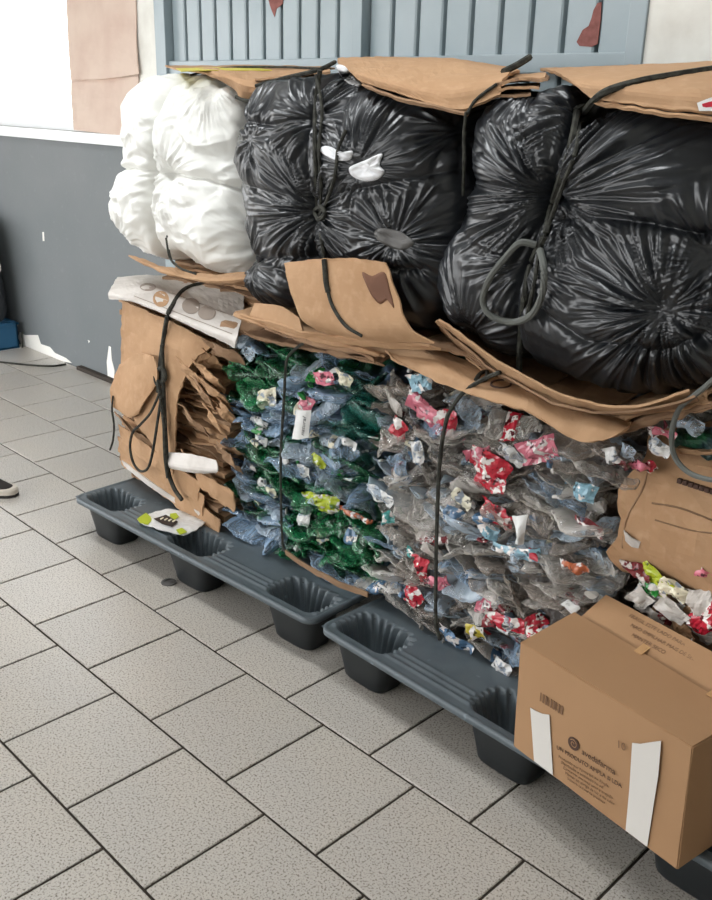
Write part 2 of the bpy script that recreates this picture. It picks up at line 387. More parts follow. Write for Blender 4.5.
# ================================================================== PALLETS
def pallet(origin, ang, label, L=1.27, D=1.05, H=0.15):
    t = thing('nestable_pallet', label, 'pallet', (origin[0], origin[1], 0), 'plastic pallets under the bales')
    ca, sa = math.cos(ang), math.sin(ang)
    def W(u, v, z): return (origin[0] + u * ca - v * sa, origin[1] + u * sa + v * ca, z)
    cups = []
    for v0, v1 in ((.024, .165), (.455, .595), (.885, 1.026)):
        for u0, u1 in ((.016, .232), (.520, .740), (1.030, 1.250)): cups.append((u0, u1, v0, v1))
    nu, nv = 360, 260
    U, Vv = np.meshgrid(np.linspace(0, L, nu), np.linspace(0, D, nv), indexing='ij')
    Z = np.full(U.shape, H)
    # lengthwise ribs along the front and back edge
    for v0 in (.040, .062, .084): Z += .004 * np.exp(-((Vv - v0) / .006) ** 2)
    for (u0, u1, v0, v1) in cups:
        cu, cv, hu, hv = (u0 + u1) / 2, (v0 + v1) / 2, (u1 - u0) / 2, (v1 - v0) / 2
        ph = np.arctan2((Vv - cv) / hv, (U - cu) / hu); sc = .010 * np.sign(np.cos(ph * 22)) * np.abs(np.cos(ph * 22)) ** .5
        frontside = np.clip((Vv - (v0 + .02)) / .02, 0, 1); sc = sc * frontside
        du, dv = np.abs(U - cu) - hu + .04, np.abs(Vv - cv) - hv + .04
        d = np.hypot(np.maximum(du, 0), np.maximum(dv, 0)) + np.minimum(np.maximum(du, dv), 0) - .04
        d = d + sc * np.clip(1 + d / .035, 0, 1)
        s = np.clip(-d / .042, 0, 1); s = s * s * (3 - 2 * s)
        Z = np.where(d < 0, H - (H - .022) * s, Z)
    rim = np.minimum(np.minimum(U, L - U), np.minimum(Vv, D - Vv)); Z = np.where(rim < .008, H + .003 * np.cos(np.clip(rim / .008, 0, 1) * math.pi / 2), Z)
    P = np.array([W(u, v, z) for u, v, z in zip(U.ravel(), Vv.ravel(), Z.ravel())])
    idx = np.arange(nu * nv).reshape(nu, nv)
    F = np.stack([idx[:-1, :-1], idx[1:, :-1], idx[1:, 1:], idx[:-1, 1:]], -1).reshape(-1, 4)
    grid_obj('deck', P, F, M['pallet'], t)
    # lip round the deck
    rr = .035; n = 8
    ring = []
    for (cx, cy, a0) in ((rr, rr, math.pi), (L - rr, rr, 1.5 * math.pi), (L - rr, D - rr, 0), (rr, D - rr, .5 * math.pi)):
        for k in range(n + 1):
            a = a0 + k / n * math.pi / 2; ring.append((cx + (rr + .006) * math.cos(a), cy + (rr + .006) * math.sin(a), math.cos(a), math.sin(a)))
    V = []; prof = [(-.010, H + .002), (-.003, H + .004), (.002, H + .001), (.002, H - .014), (-.001, H - .017), (-.02, H - .017)]
    for (d, z) in prof:
        for (u, v, cx, cy) in ring: V.append(W(u + d * cx, v + d * cy, z))
    m = len(ring); F = [(r * m + k, r * m + (k + 1) % m, (r + 1) * m + (k + 1) % m, (r + 1) * m + k) for r in range(len(prof) - 1) for k in range(m)]
    obj('rim', V, F, M['pallet'], t, smooth=True)
    for (u0, u1, v0, v1) in cups:
        cu, cv, hu, hv = (u0 + u1) / 2, (v0 + v1) / 2, (u1 - u0) / 2 + .004, (v1 - v0) / 2 + .004
        V = []; K = 40; levels = [(H - .012, 1.0), (.10, .93), (.03, .78), (.006, .74), (0, .70)]
        for z, s in levels:
            for k in range(K):
                a = 2 * math.pi * k / K; c, s_ = math.cos(a), math.sin(a); e = .5
                V.append(W(cu + hu * s * math.copysign(abs(c) ** e, c), cv + hv * s * math.copysign(abs(s_) ** e, s_), z))
        F = [(r * K + k, r * K + (k + 1) % K, (r + 1) * K + (k + 1) % K, (r + 1) * K + k) for r in range(len(levels) - 1) for k in range(K)]
        F = [tuple(reversed(f)) for f in F] + [tuple(reversed([4 * K + k for k in range(K)]))[::-1][::-1]]
        obj('foot', V, F, M['foot'], t, smooth=True)
    return t
pallet((-.668, .768), math.radians(2.4), 'dark grey plastic pallet with the green and white packet on its edge')
pallet((.646, .823), math.radians(-1.4), 'dark grey plastic pallet carrying the clear bottle bale and carton')

# ================================================================== BALE BODIES
def outline_radius(poly, c, n=360, sm=2.5):
    P = np.asarray(poly) - c; th = np.linspace(-math.pi, math.pi, n, endpoint=False); r = np.zeros(n)
    for k, a in enumerate(th):
        d = np.array([math.cos(a), math.sin(a)]); best = 0
        for i in range(len(P)):
            p, q = P[i], P[(i + 1) % len(P)]; e = q - p; den = d[0] * e[1] - d[1] * e[0]
            if abs(den) < 1e-12: continue
            t = (p[0] * e[1] - p[1] * e[0]) / den; s = (p[0] * d[1] - p[1] * d[0]) / den
            if t > 0 and -1e-9 <= s <= 1 + 1e-9: best = max(best, t)
        r[k] = best
    k = np.exp(-(np.arange(-8, 9) / sm) ** 2); k /= k.sum()
    r = np.convolve(np.r_[r[-8:], r, r[:8]], k, 'valid'); return th, r
def body(poly, y0, depth, N=160, ND=60, pn=4.0, sm=2.5):
    """closed rounded block whose front outline is poly (x, z): V, F quads, front mask weights"""
    poly = np.asarray(poly, float); c = (poly.min(0) + poly.max(0)) / 2
    th, rad = outline_radius(poly, c, sm=sm)
    lin_ = np.linspace(-1, 1, N); dl = np.linspace(-1, 1, ND); Vs = []; Fs = []; off = 0
    def face(A, B, fn):
        nonlocal off
        a, b = np.meshgrid(A, B, indexing='ij'); p = np.stack(fn(a, b), -1).reshape(-1, 3); i = np.arange(a.size).reshape(a.shape) + off
        Vs.append(p); Fs.append(np.stack([i[:-1, :-1], i[1:, :-1], i[1:, 1:], i[:-1, 1:]], -1).reshape(-1, 4)); off += a.size
    one = np.ones_like
    face(lin_, lin_, lambda a, b: (a, -one(a), b)); face(lin_, lin_[::-1], lambda a, b: (a, one(a), b))
    face(dl[::-1], lin_, lambda a, b: (-one(a), a, b)); face(dl, lin_, lambda a, b: (one(a), a, b))
    face(lin_, dl, lambda a, b: (a, b, one(a))); face(lin_, dl[::-1], lambda a, b: (a, b, -one(a)))
    P = np.concatenate(Vs); F = np.concatenate(Fs)
    key = np.round(P * 1e5).astype(np.int64); _, first, inv = np.unique(key, axis=0, return_index=True, return_inverse=True)
    P = P[first]; F = inv.ravel()[F]
    Q = P / (np.abs(P) ** pn).sum(1)[:, None] ** (1 / pn)
    ang = np.arctan2(Q[:, 2], Q[:, 0])
    # cube direction -> outline direction: keep the angle of the scaled box
    sx, sz = np.ptp(poly[:, 0]) / 2, np.ptp(poly[:, 1]) / 2
    ang2 = np.arctan2(Q[:, 2] * sz, Q[:, 0] * sx)
    se = 1 / ((np.abs(np.cos(ang)) ** pn + np.abs(np.sin(ang)) ** pn) ** (1 / pn))
    frac = np.hypot(Q[:, 0], Q[:, 2]) / se
    R_ = np.interp(ang2, np.r_[th, math.pi], np.r_[rad, rad[0]])
    V = np.c_[c[0] + frac * R_ * np.cos(ang2), y0 + depth / 2 + Q[:, 1] * depth / 2, c[1] + frac * R_ * np.sin(ang2)]
    return V, F
def normals(V, F):
    n = np.cross(V[F[:, 2]] - V[F[:, 0]], V[F[:, 3]] - V[F[:, 1]]); N = np.zeros_like(V)
    for k in range(4): np.add.at(N, F[:, k], n)
    N /= (np.linalg.norm(N, axis=1, keepdims=True) + 1e-12)
    c = V.mean(0)
    if ((V - c) * N).sum(1).mean() < 0: N = -N
    return N
def fix(V, F):
    n = np.cross(V[F[:, 2]] - V[F[:, 0]], V[F[:, 3]] - V[F[:, 1]]); ctr = V[F].mean(1)
    return F[:, ::-1] if ((ctr - V.mean(0)) * n).sum() < 0 else F
def seg_dist(xz, a, b):
    a, b = np.asarray(a), np.asarray(b); e = b - a; t = np.clip(((xz - a) @ e) / (e @ e), 0, 1); return np.linalg.norm(xz - a - t[:, None] * e, axis=1)
def crease(V, pts, y, w, d):                  # depth of grooves along photo-measured polylines on the front
    P = [at(px, py, y)[[0, 2]] for px, py in pts]; xz = V[:, [0, 2]]
    dist = np.min([seg_dist(xz, P[i], P[i + 1]) for i in range(len(P) - 1)], 0)
    return -d * np.exp(-(dist / w))
def radial(V, px, py, y, R_, m, amp, seed=0.0):
    c = at(px, py, y)[[0, 2]]; d = V[:, [0, 2]] - c; r = np.linalg.norm(d, axis=1) + 1e-4; a = np.arctan2(d[:, 1], d[:, 0])
    w = 1.2 * fbm(np.c_[V * 5 + seed], 2)
    q = np.c_[np.cos(a) * m * .26 + w * .12, np.sin(a) * m * .26 + w * .12, np.log(r) * .40 + seed]
    g = np.exp(-(r / R_) ** 2); return amp * np.clip(r / .06, .2, 1.0) * (ridged(q, 2) - .6), g, -amp * 1.3 * np.exp(-(r / (.12 * R_ + .012)) ** 2)
def gathers(V, L, y):                          # pleats running into each tie point; between ties the nearest one wins
    fs, gs, ps = zip(*[radial(V, px, py, y, R_, m, a, sd) for px, py, R_, m, a, sd in L])
    fs, gs = np.array(fs), np.array(gs); w = np.array([g_ * np.exp(.5 * fbm(V * 4.5 + 13.0 * k, 2)) for k, g_ in enumerate(gs)]) ** 7; w /= w.sum(0) + 1e-9; G = gs.max(0)
    return (fs * w).sum(0) * np.clip(G * 1.25, 0, 1) + np.sum(ps, 0), G
def lobes(V, L, y, k=26.0):                   # smooth maximum of elliptic cushions (px, py, rx m, rz m, height m)
    hs = []
    for (px, py, rx, rz, h) in L:
        c = at(px, py, y); e = ((V[:, 0] - c[0]) / rx) ** 2 + ((V[:, 2] - c[2]) / rz) ** 2
        hs.append(h * np.sqrt(np.clip(1 - e * .8, 0, 1)) - .05 * np.clip(e - 1, 0, 1))
    H = np.array(hs) * k; mx = H.max(0); return (mx + np.log(np.exp(H - mx).sum(0))) / k - math.log(2) / k * 0
def polyat(pts, y): return [tuple(at(px, py, y)[[0, 2]]) for px, py in pts]

cord_wrap = lambda b, pts, r=.006, off=.004, y=1.05, **k: tube([on(b, px, py, off, y) for px, py in pts], r, **k)

# ---------- white film bale
Y1 = 1.12
wbale = thing('white_film_bale', 'white plastic film bale tied with cord, topmost nearest the window', 'bale', (-.42, 1.5, 1.0))
V, F = body(polyat([(113, 88), (119, 76), (150, 72), (166, 78), (182, 71), (215, 73), (238, 84), (250, 112), (254, 170), (258, 230), (262, 262), (250, 276), (205, 272), (168, 264), (136, 254), (110, 238), (103, 205), (107, 182), (117, 166), (113, 130)], Y1 + .09), Y1, .72, 170, 50, 3.6)
N = normals(V, F); fr = np.clip(-N[:, 1] * 1.6, 0, 1)
d = fr * (lobes(V, [(143, 110, .18, .17, .05), (143, 150, .17, .12, .045), (208, 105, .19, .14, .06), (203, 158, .21, .12, .055), (140, 212, .22, .18, .075), (212, 228, .27, .19, .085)], Y1, 40) - .03)
d += fr * crease(V, [(166, 76), (167, 130), (166, 190), (166, 245), (172, 275)], Y1 + .05, .014, .052)
d += fr * crease(V, [(108, 170), (150, 168), (168, 172), (215, 178), (255, 200)], Y1 + .05, .012, .028)
g = gathers(V, ((200, 92, .14, 14, .012, 3), (168, 174, .16, 18, .010, 8), (240, 250, .2, 14, .008, 21), (120, 235, .14, 12, .008, 27), (137, 118, .07, 8, .010, 5)), Y1)[0]
q = V + .05 * np.c_[fbm(V * 6, 2), fbm(V * 6 + 30, 2), fbm(V * 6 + 60, 2)]
d += 1.0 * g + .008 * fbm(V * 6, 2) + .008 * (ridged(q * np.array([5, 7, 11]), 2) - .6) + .0016 * (ridged(q * np.array([18, 16, 12]) + 7, 2) - .6)
V = V + N * d[:, None]
wbody = grid_obj('film_bundle', V, fix(V, F), M['bag_white'], wbale); bw = bvh_of(wbody)
obj('strap', *cord_wrap(bw, [(167, 236), (169, 250), (172, 262)], .0035, .004), M['rope'], wbale)
obj('base_cardboard', *sheet([[at(128, 255, 1.12), at(165, 267, 1.12), at(210, 275, 1.10), at(262, 272, 1.10)], [at(140, 262, 1.09), at(170, 274, 1.08), at(210, 281, 1.06), at(262, 278, 1.07)], [at(152, 266, 1.16), at(185, 278, 1.15), at(225, 284, 1.14), at(262, 284, 1.14)]], .006, 30, 12, .006, 8, .004), M['card'], wbale)
obj('strap', *tube([at(166, 238, 1.06), at(170, 258, 1.045), at(180, 268, 1.045), at(196, 274, 1.05)], .004), M['rope'], wbale)
topw = sheet([[at(165, 66, 1.75), at(215, 66, 1.75), at(270, 66, 1.75), at(335, 68, 1.75)], [at(175, 69, 1.45), at(215, 68.5, 1.4), at(262, 70, 1.4), at(320, 71, 1.4)], [at(202, 73, 1.2), at(225, 74, 1.16), at(252, 81, 1.15), at(300, 86, 1.22)], [at(228, 84, 1.2), at(238, 92, 1.17), at(246, 101, 1.15), at(285, 98, 1.2)]], .006, 30, 14, .004)
obj('top_cardboard', *topw, M['card'], wbale); btw = BVHTree.FromPolygons([Vector(v) for v in topw[0]], topw[1])
obj('yellow_tape', *sheet([[on(btw, 176, 68.5, .006), on(btw, 215, 67.5, .006), on(btw, 274, 67.5, .006)], [on(btw, 181, 71.5, .006), on(btw, 215, 70.5, .006), on(btw, 272, 70.5, .006)]], .002, 16, 3, 0), M['tape_yellow'], wbale)
obj('strap', *tube([at(190, 75, 1.3), at(225, 68, 1.4), at(275, 67, 1.4), at(330, 69, 1.35)], .004), M['rope'], wbale)
obj('strap', *tube([at(236, 97, 1.12), at(243, 100, 1.12), at(252, 101, 1.12)], .006), M['rope'], wbale)

# ---------- black bag bale in the middle
Y2 = 1.03
b1 = thing('black_film_bale', 'crumpled black bin bag bale with white scraps and a brown cardboard pad below', 'bale', (.42, 1.45, .97), 'black bin bag bales')
V, F = body(polyat([(232, 108), (240, 88), (266, 78), (320, 70), (350, 72), (410, 92), (450, 104), (464, 118), (468, 160), (466, 220), (455, 290), (438, 338), (380, 336), (300, 318), (258, 306), (236, 292), (240, 272), (250, 262), (236, 228), (224, 180), (218, 148), (222, 128)], Y2 + .08), Y2, .80, 235, 70, 4.6)
N = normals(V, F); fr = np.clip(-N[:, 1] * 1.6, 0, 1)
d = fr * (lobes(V, [(280, 108, .18, .12, .05), (272, 170, .17, .15, .06), (276, 232, .15, .10, .045), (265, 288, .12, .07, .05), (370, 130, .30, .16, .05), (390, 210, .34, .16, .05), (360, 270, .3, .1, .03), (415, 290, .16, .14, .05)], Y2, 45) - .02)
d += fr * (crease(V, [(318, 68), (317, 140), (319, 215), (323, 265)], Y2 + .03, .016, .035) + crease(V, [(232, 178), (280, 190), (320, 200), (400, 182), (462, 165)], Y2 + .03, .012, .014) + crease(V, [(245, 262), (300, 255), (420, 268)], Y2 + .03, .012, .02) + crease(V, [(245, 122), (290, 128), (318, 118)], Y2 + .03, .01, .02))
gg, G = gathers(V, ((320, 212, .24, 26, .014, 1), (318, 120, .16, 18, .012, 4), (372, 168, .20, 20, .012, 9), (255, 265, .14, 14, .012, 13), (440, 130, .16, 14, .010, 17), (400, 240, .2, 16, .011, 21), (262, 140, .12, 12, .01, 25)), Y2 + .02); d += gg; soft = np.clip(1 - 1.5 * G, 0, 1)
q = V + .05 * np.c_[fbm(V * 3, 1), fbm(V * 3 + 30, 1), fbm(V * 3 + 60, 1)]
msk = np.clip(.5 + 1.2 * fbm(V * 4 + 90, 2), 0, 1)
d += .012 * fbm(V * 4 + 3, 2) + soft * .015 * (ridged(q * np.array([1.8, 4, 9]) + 2, 1) - .5) + soft * .0045 * msk * (ridged((q @ np.array([[.8, 0, .6], [0, 1, 0], [-.6, 0, .8]])) * np.array([2.6, 5, 19]) + 5, 2) - .6) + .0014 * soft * (ridged(q * np.array([6, 10, 34]), 1) - .5)
V = V + N * d[:, None]
o1 = grid_obj('bag_bundle', V, fix(V, F), M['bag_black'], b1); bb1 = bvh_of(o1)
# ---------- black bag bale on the right
b2 = thing('black_film_bale', 'larger black bin bag bale with a loose cord loop hanging on its front', 'bale', (1.28, 1.45, .97), 'black bin bag bales')
V, F = body(polyat([(456, 118), (470, 100), (500, 92), (540, 94), (556, 82), (572, 88), (590, 104), (650, 108), (712, 116), (770, 128), (788, 200), (785, 300), (765, 360), (730, 382), (690, 390), (640, 397), (590, 395), (540, 376), (482, 352), (434, 322), (418, 288), (416, 262), (438, 228), (456, 200), (456, 150)], Y2 + .08), Y2, .80, 245, 70, 4.4)
N = normals(V, F); fr = np.clip(-N[:, 1] * 1.6, 0, 1)
d = fr * (lobes(V, [(515, 130, .14, .13, .07), (508, 205, .13, .12, .06), (485, 290, .17, .16, .06), (640, 175, .22, .12, .08), (600, 290, .3, .13, .075), (590, 355, .34, .10, .06), (670, 225, .16, .09, .05), (690, 120, .2, .06, .05), (715, 290, .15, .2, .05)], Y2, 42) - .03)
d += fr * (crease(V, [(580, 96), (570, 140), (557, 190), (545, 230), (532, 270), (522, 330), (520, 380)], Y2 + .03, .018, .04) + crease(V, [(557, 196), (600, 215), (660, 222), (712, 235)], Y2 + .03, .012, .03) + crease(V, [(470, 180), (520, 188), (556, 196)], Y2 + .03, .012, .02) + crease(V, [(545, 300), (600, 335), (670, 345), (705, 330)], Y2 + .03, .014, .022))
gg, G = gathers(V, ((557, 197, .27, 30, .016, 1), (575, 118, .16, 20, .012, 4), (672, 308, .22, 26, .016, 9), (535, 260, .16, 18, .011, 13), (470, 330, .2, 16, .011, 17), (520, 95, .1, 12, .01, 21), (712, 260, .15, 16, .012, 25)), Y2 + .02); d += gg; soft = np.clip(1 - 1.5 * G, 0, 1)
q = V + .05 * np.c_[fbm(V * 3 + 8, 1), fbm(V * 3 + 38, 1), fbm(V * 3 + 68, 1)]
msk = np.clip(.4 + 1.3 * fbm(V * 3.5 + 70, 2), 0, 1)
d += .010 * fbm(V * 3.5 + 9, 2) + soft * .012 * (ridged((q @ np.array([[.85, 0, .5], [0, 1, 0], [-.5, 0, .85]])) * np.array([1.3, 3.5, 7.5]) + 12, 1) - .5) + soft * .004 * msk * (ridged((q @ np.array([[.8, 0, -.6], [0, 1, 0], [.6, 0, .8]])) * np.array([2.0, 5, 18]) + 5, 2) - .6) + .0012 * soft * (ridged(q * np.array([5, 10, 32]), 1) - .5)
V = V + N * d[:, None]
o2 = grid_obj('bag_bundle', V, fix(V, F), M['bag_black'], b2); bb2 = bvh_of(o2)
# details of the middle bale
obj('strap', *cord_wrap(bb1, [(320, 70), (316, 100), (315, 135), (316, 175), (318, 212), (322, 240), (325, 262)], .007, .004), M['rope'], b1)
obj('strap', *cord_wrap(bb1, [(316, 75), (322, 110), (319, 150), (321, 185), (320, 215)], .005, .008), M['rope'], b1)
obj('cord_tail', *cord_wrap(bb1, [(346, 130), (338, 150), (335, 175), (327, 200), (320, 215)], .005, .008), M['rope'], b1)
obj('knot', *cord_wrap(bb1, [(315, 210), (321, 207), (325, 214), (319, 219), (315, 213)], .007, .008), M['rope'], b1)
def patch(bvh, pts, m, parent, name, off=.004):
    Q = catmull(np.array(pts, float), len(pts) * 4, True); c = Q.mean(0); n = len(Q); V = []; F = []
    for f_ in (1.0, .8, .6, .4, .2):
        for q in Q: V.append(tuple(on(bvh, *(c + (q - c) * f_), off if f_ < 1 else off * .5)))
    V.append(tuple(on(bvh, *c, off)))
    for k in range(4):
        for i in range(n): F.append((k * n + i, k * n + (i + 1) % n, (k + 1) * n + (i + 1) % n, (k + 1) * n + i))
    F += [(4 * n + i, 4 * n + (i + 1) % n, 5 * n) for i in range(n)]
    K = len(V); V += [tuple(np.array(p) + np.array([0, .003, 0])) for p in V]; F += [tuple(i + K for i in reversed(f)) for f in F] + [(i, K + i, K + (i + 1) % n, (i + 1) % n) for i in range(n)]
    return obj(name, V, F, m, parent, smooth=True)
patch(bb1, [(349, 168), (358, 163), (366, 160), (374, 156), (382, 154), (379, 165), (384, 172), (376, 180), (364, 181), (352, 176)], M['scrap_white'], b1, 'film_scrap', .012)
patch(bb1, [(320, 148), (328, 146), (342, 152), (352, 151), (349, 160), (335, 160), (323, 154)], M['scrap_white'], b1, 'film_scrap', .010)
patch(bb1, [(374, 232), (385, 228), (405, 234), (413, 244), (400, 250), (380, 242)], M['scrap_grey'], b1, 'film_scrap', .008)
patch(bb1, [(336, 66), (344, 66), (352, 76), (362, 84), (355, 86), (344, 80)], M['scrap_white'], b1, 'film_scrap', .008)
# brown pad folded round the foot of the middle bale
pad = sheet([[at(284, 263, .985), at(320, 259, .975), at(350, 258, .972), at(386, 262, .985)], [at(292, 292, .975), at(325, 288, .965), at(360, 288, .965), at(396, 292, .975)], [at(300, 318, .97), at(335, 324, .96), at(375, 328, .96), at(410, 328, .97)], [at(318, 330, 1.0), at(352, 338, .99), at(392, 342, .99), at(434, 342, 1.0)]], .006, 36, 28, .005, 7, .003)
obj('cardboard_pad', *pad, M['card'], b1); bpad = BVHTree.FromPolygons([Vector(v) for v in pad[0]], pad[1])
patch(bpad, [(362, 272), (372, 276), (384, 272), (390, 290), (394, 308), (388, 300), (380, 304), (372, 296), (366, 284)], M['card_stain'], b1, 'damp_stain', .0025)
obj('strap', *tube([on(bpad, 324, 259.5, .008), on(bpad, 325, 270, .008), on(bpad, 326, 282, .008), on(bpad, 328, 292, .008)], .0075), M['rope'], b1)
obj('strap', *tube([on(bpad, 325, 262, .006), on(bpad, 327, 285, .006), on(bpad, 332, 305, .006), on(bpad, 345, 325, .006), on(bpad, 362, 336, .006)], .005), M['rope'], b1)
obj('base_cardboard', *sheet([[at(236, 312, 1.0), at(270, 322, .99), at(310, 332, .985), at(360, 340, .985), at(430, 346, 1.0)], [at(240, 318, 1.02), at(275, 328, 1.0), at(318, 338, 1.0), at(365, 347, 1.0), at(440, 350, 1.02)]], .007, 36, 5, .006, 9, .004), M['card'], b1)
obj('base_cardboard', *sheet([[at(255, 303, 1.02), at(280, 306, 1.0), at(300, 318, 1.0)], [at(250, 318, 1.01), at(280, 326, .995), at(305, 334, .99)]], .006, 14, 8, .004), M['card'], b1)
top1 = sheet([[at(338, 60, 1.70), at(390, 58, 1.70), at(440, 60, 1.70), at(505, 68, 1.70)], [at(338, 62, 1.35), at(390, 61, 1.3), at(450, 63, 1.3), at(520, 72, 1.35)], [at(342, 66, 1.12), at(380, 76, 1.06), at(440, 84, 1.05), at(505, 78, 1.10)], [at(362, 82, 1.06), at(400, 94, 1.02), at(455, 109, 1.01), at(500, 96, 1.06)]], .007, 34, 22, .006, 8, .003)
obj('top_cardboard', *top1, M['card'], b1)
obj('top_cardboard', *sheet([[at(362, 84, 1.055), at(400, 97, 1.01), at(466, 113, 1.0)], [at(368, 88, 1.055), at(404, 101, 1.015), at(468, 116, 1.005)]], .006, 24, 4, .004, 9, .003), M['card_dark'], b1)
for k, (a, b) in enumerate((((255, 77), (330, 70)), ((262, 82), (318, 77)), ((250, 88), (300, 78)))):
    obj('top_cardboard', *sheet([[at(a[0], a[1], 1.4), at((a[0] + b[0]) / 2, (a[1] + b[1]) / 2 - 2, 1.4), at(b[0], b[1], 1.4)], [at(a[0], a[1] + 3, 1.13), at((a[0] + b[0]) / 2, (a[1] + b[1]) / 2 + 2, 1.13), at(b[0], b[1] + 3, 1.13)]], .006, 18, 6, .004, 9, .004, k * 7.), M['card_dark' if k % 2 else 'card'], b1)
obj('strap', *tube([at(256, 86, 1.09), at(285, 78, 1.1), at(318, 70, 1.1), at(335, 62, 1.2)], .006), M['rope'], b1)
btp1 = BVHTree.FromPolygons([Vector(v) for v in top1[0]], top1[1]); obj('strap', *tube([at(467, 114, 1.0), on(btp1, 474, 102, .005), on(btp1, 484, 93, .005), on(btp1, 497, 84, .005)], .004), M['rope'], b1)
obj('strap', *tube([at(466, 112, .995), at(464, 135, 1.0), at(464, 165, 1.0), at(463, 195, 1.03)], .004), M['rope'], b1)
# details of the right bale
obj('strap', *cord_wrap(bb2, [(578, 108), (572, 140), (560, 180), (552, 205), (545, 235), (532, 262), (524, 300), (520, 345), (519, 372)], .008, .005), M['rope'], b2)
obj('strap', *cord_wrap(bb2, [(580, 118), (576, 150), (563, 185), (550, 222), (540, 250), (534, 285), (526, 320)], .005, .010), M['rope'], b2)
lp = [on(bb2, px, py, o_) for px, py, o_ in ((536, 245, .02), (520, 243, .03), (505, 258, .03), (490, 278, .03), (483, 300, .03), (490, 315, .03), (510, 322, .03), (530, 316, .03), (542, 295, .03), (544, 270, .03), (540, 250, .02))]
obj('cord_loop', *tube(lp, .008, 70, 7), M['rope_pale'], b2)
obj('knot', *cord_wrap(bb2, [(576, 112), (584, 108), (588, 116), (580, 122), (574, 116)], .010, .008), M['rope'], b2)
top2 = sheet([[at(540, 70, 1.7), at(600, 68, 1.7), at(660, 66, 1.7), at(770, 60, 1.7)], [at(552, 72, 1.3), at(600, 70, 1.3), at(660, 68, 1.3), at(780, 66, 1.3)], [at(568, 80, 1.09), at(610, 82, 1.05), at(660, 86, 1.04), at(785, 95, 1.06)], [at(590, 98, 1.04), at(630, 104, 1.01), at(675, 110, 1.0), at(785, 124, 1.02)]], .007, 34, 22, .005, 7, .003)
obj('top_cardboard', *top2, M['card'], b2); bt2 = BVHTree.FromPolygons([Vector(v) for v in top2[0]], top2[1])
obj('strap', *tube([on(bb2, 584, 112, .012), on(bt2, 596, 98, .010), on(bt2, 612, 89, .010), on(bt2, 640, 81, .010), on(bt2, 668, 76, .010), on(bt2, 700, 71, .010), on(bt2, 735, 66, .010)], .008, 60), M['rope'], b2)
obj('top_cardboard', *sheet([[at(594, 102, 1.035), at(640, 108, 1.0), at(680, 114, .995), at(785, 130, 1.01)], [at(598, 105, 1.04), at(642, 111, 1.005), at(684, 118, 1.0), at(785, 134, 1.015)]], .006, 28, 4, .003, 9, .003, 3.), M['card'], b2)
for k, (a, b) in enumerate((((487, 84), (548, 76)), ((484, 90), (540, 84)), ((478, 96), (530, 90)), ((500, 80), (545, 74)))):
    obj('top_cardboard', *sheet([[at(a[0], a[1], 1.35), at((a[0] + b[0]) / 2, (a[1] + b[1]) / 2 - 2, 1.35), at(b[0], b[1], 1.35)], [at(a[0], a[1] + 3, 1.06), at((a[0] + b[0]) / 2, (a[1] + b[1]) / 2 + 2, 1.06), at(b[0], b[1] + 3, 1.06)]], .006, 18, 6, .005, 9, .005, k * 5.), M['card' if k % 2 else 'card_dark'], b2)
obj('strap', *tube([at(503, 72, 1.15), at(517, 65, 1.2), at(530, 57, 1.25)], .008), M['rope'], b2)
obj('sticker', *sheet([[on(bt2, 697, 103, .003), on(bt2, 710, 98, .003), on(bt2, 722, 95, .003)], [on(bt2, 699, 111, .003), on(bt2, 712, 111, .003), on(bt2, 724, 112, .003)]], .001, 8, 5, 0), M['l_white'], b2)
obj('sticker_print', *sheet([[on(bt2, 702, 104, .004), on(bt2, 709, 102, .004), on(bt2, 718, 100, .004)], [on(bt2, 703, 108, .004), on(bt2, 710, 107, .004), on(bt2, 718, 106, .004)]], .001, 8, 3, 0), M['l_red'], b2)
obj('base_cardboard', *sheet([[at(440, 318, 1.0), at(475, 345, .99), at(520, 374, .98), at(580, 400, .97), at(630, 406, .98), at(690, 392, 1.02)], [at(436, 322, 1.04), at(472, 350, 1.02), at(515, 379, 1.0), at(575, 406, .99), at(630, 412, 1.0), at(692, 398, 1.05)]], .006, 40, 5, .006, 8, .003), M['card'], b2)
obj('base_cardboard', *sheet([[at(437, 323, 1.02), at(470, 352, 1.0), at(512, 382, .985), at(570, 407, .97), at(640, 411, .985), at(696, 396, 1.02)], [at(440, 330, 1.1), at(474, 356, 1.08), at(518, 386, 1.06), at(575, 411, 1.04), at(640, 414, 1.06), at(700, 402, 1.1)]], .005, 40, 5, .006, 8, .003, 6.), M['card_dark'], b2)

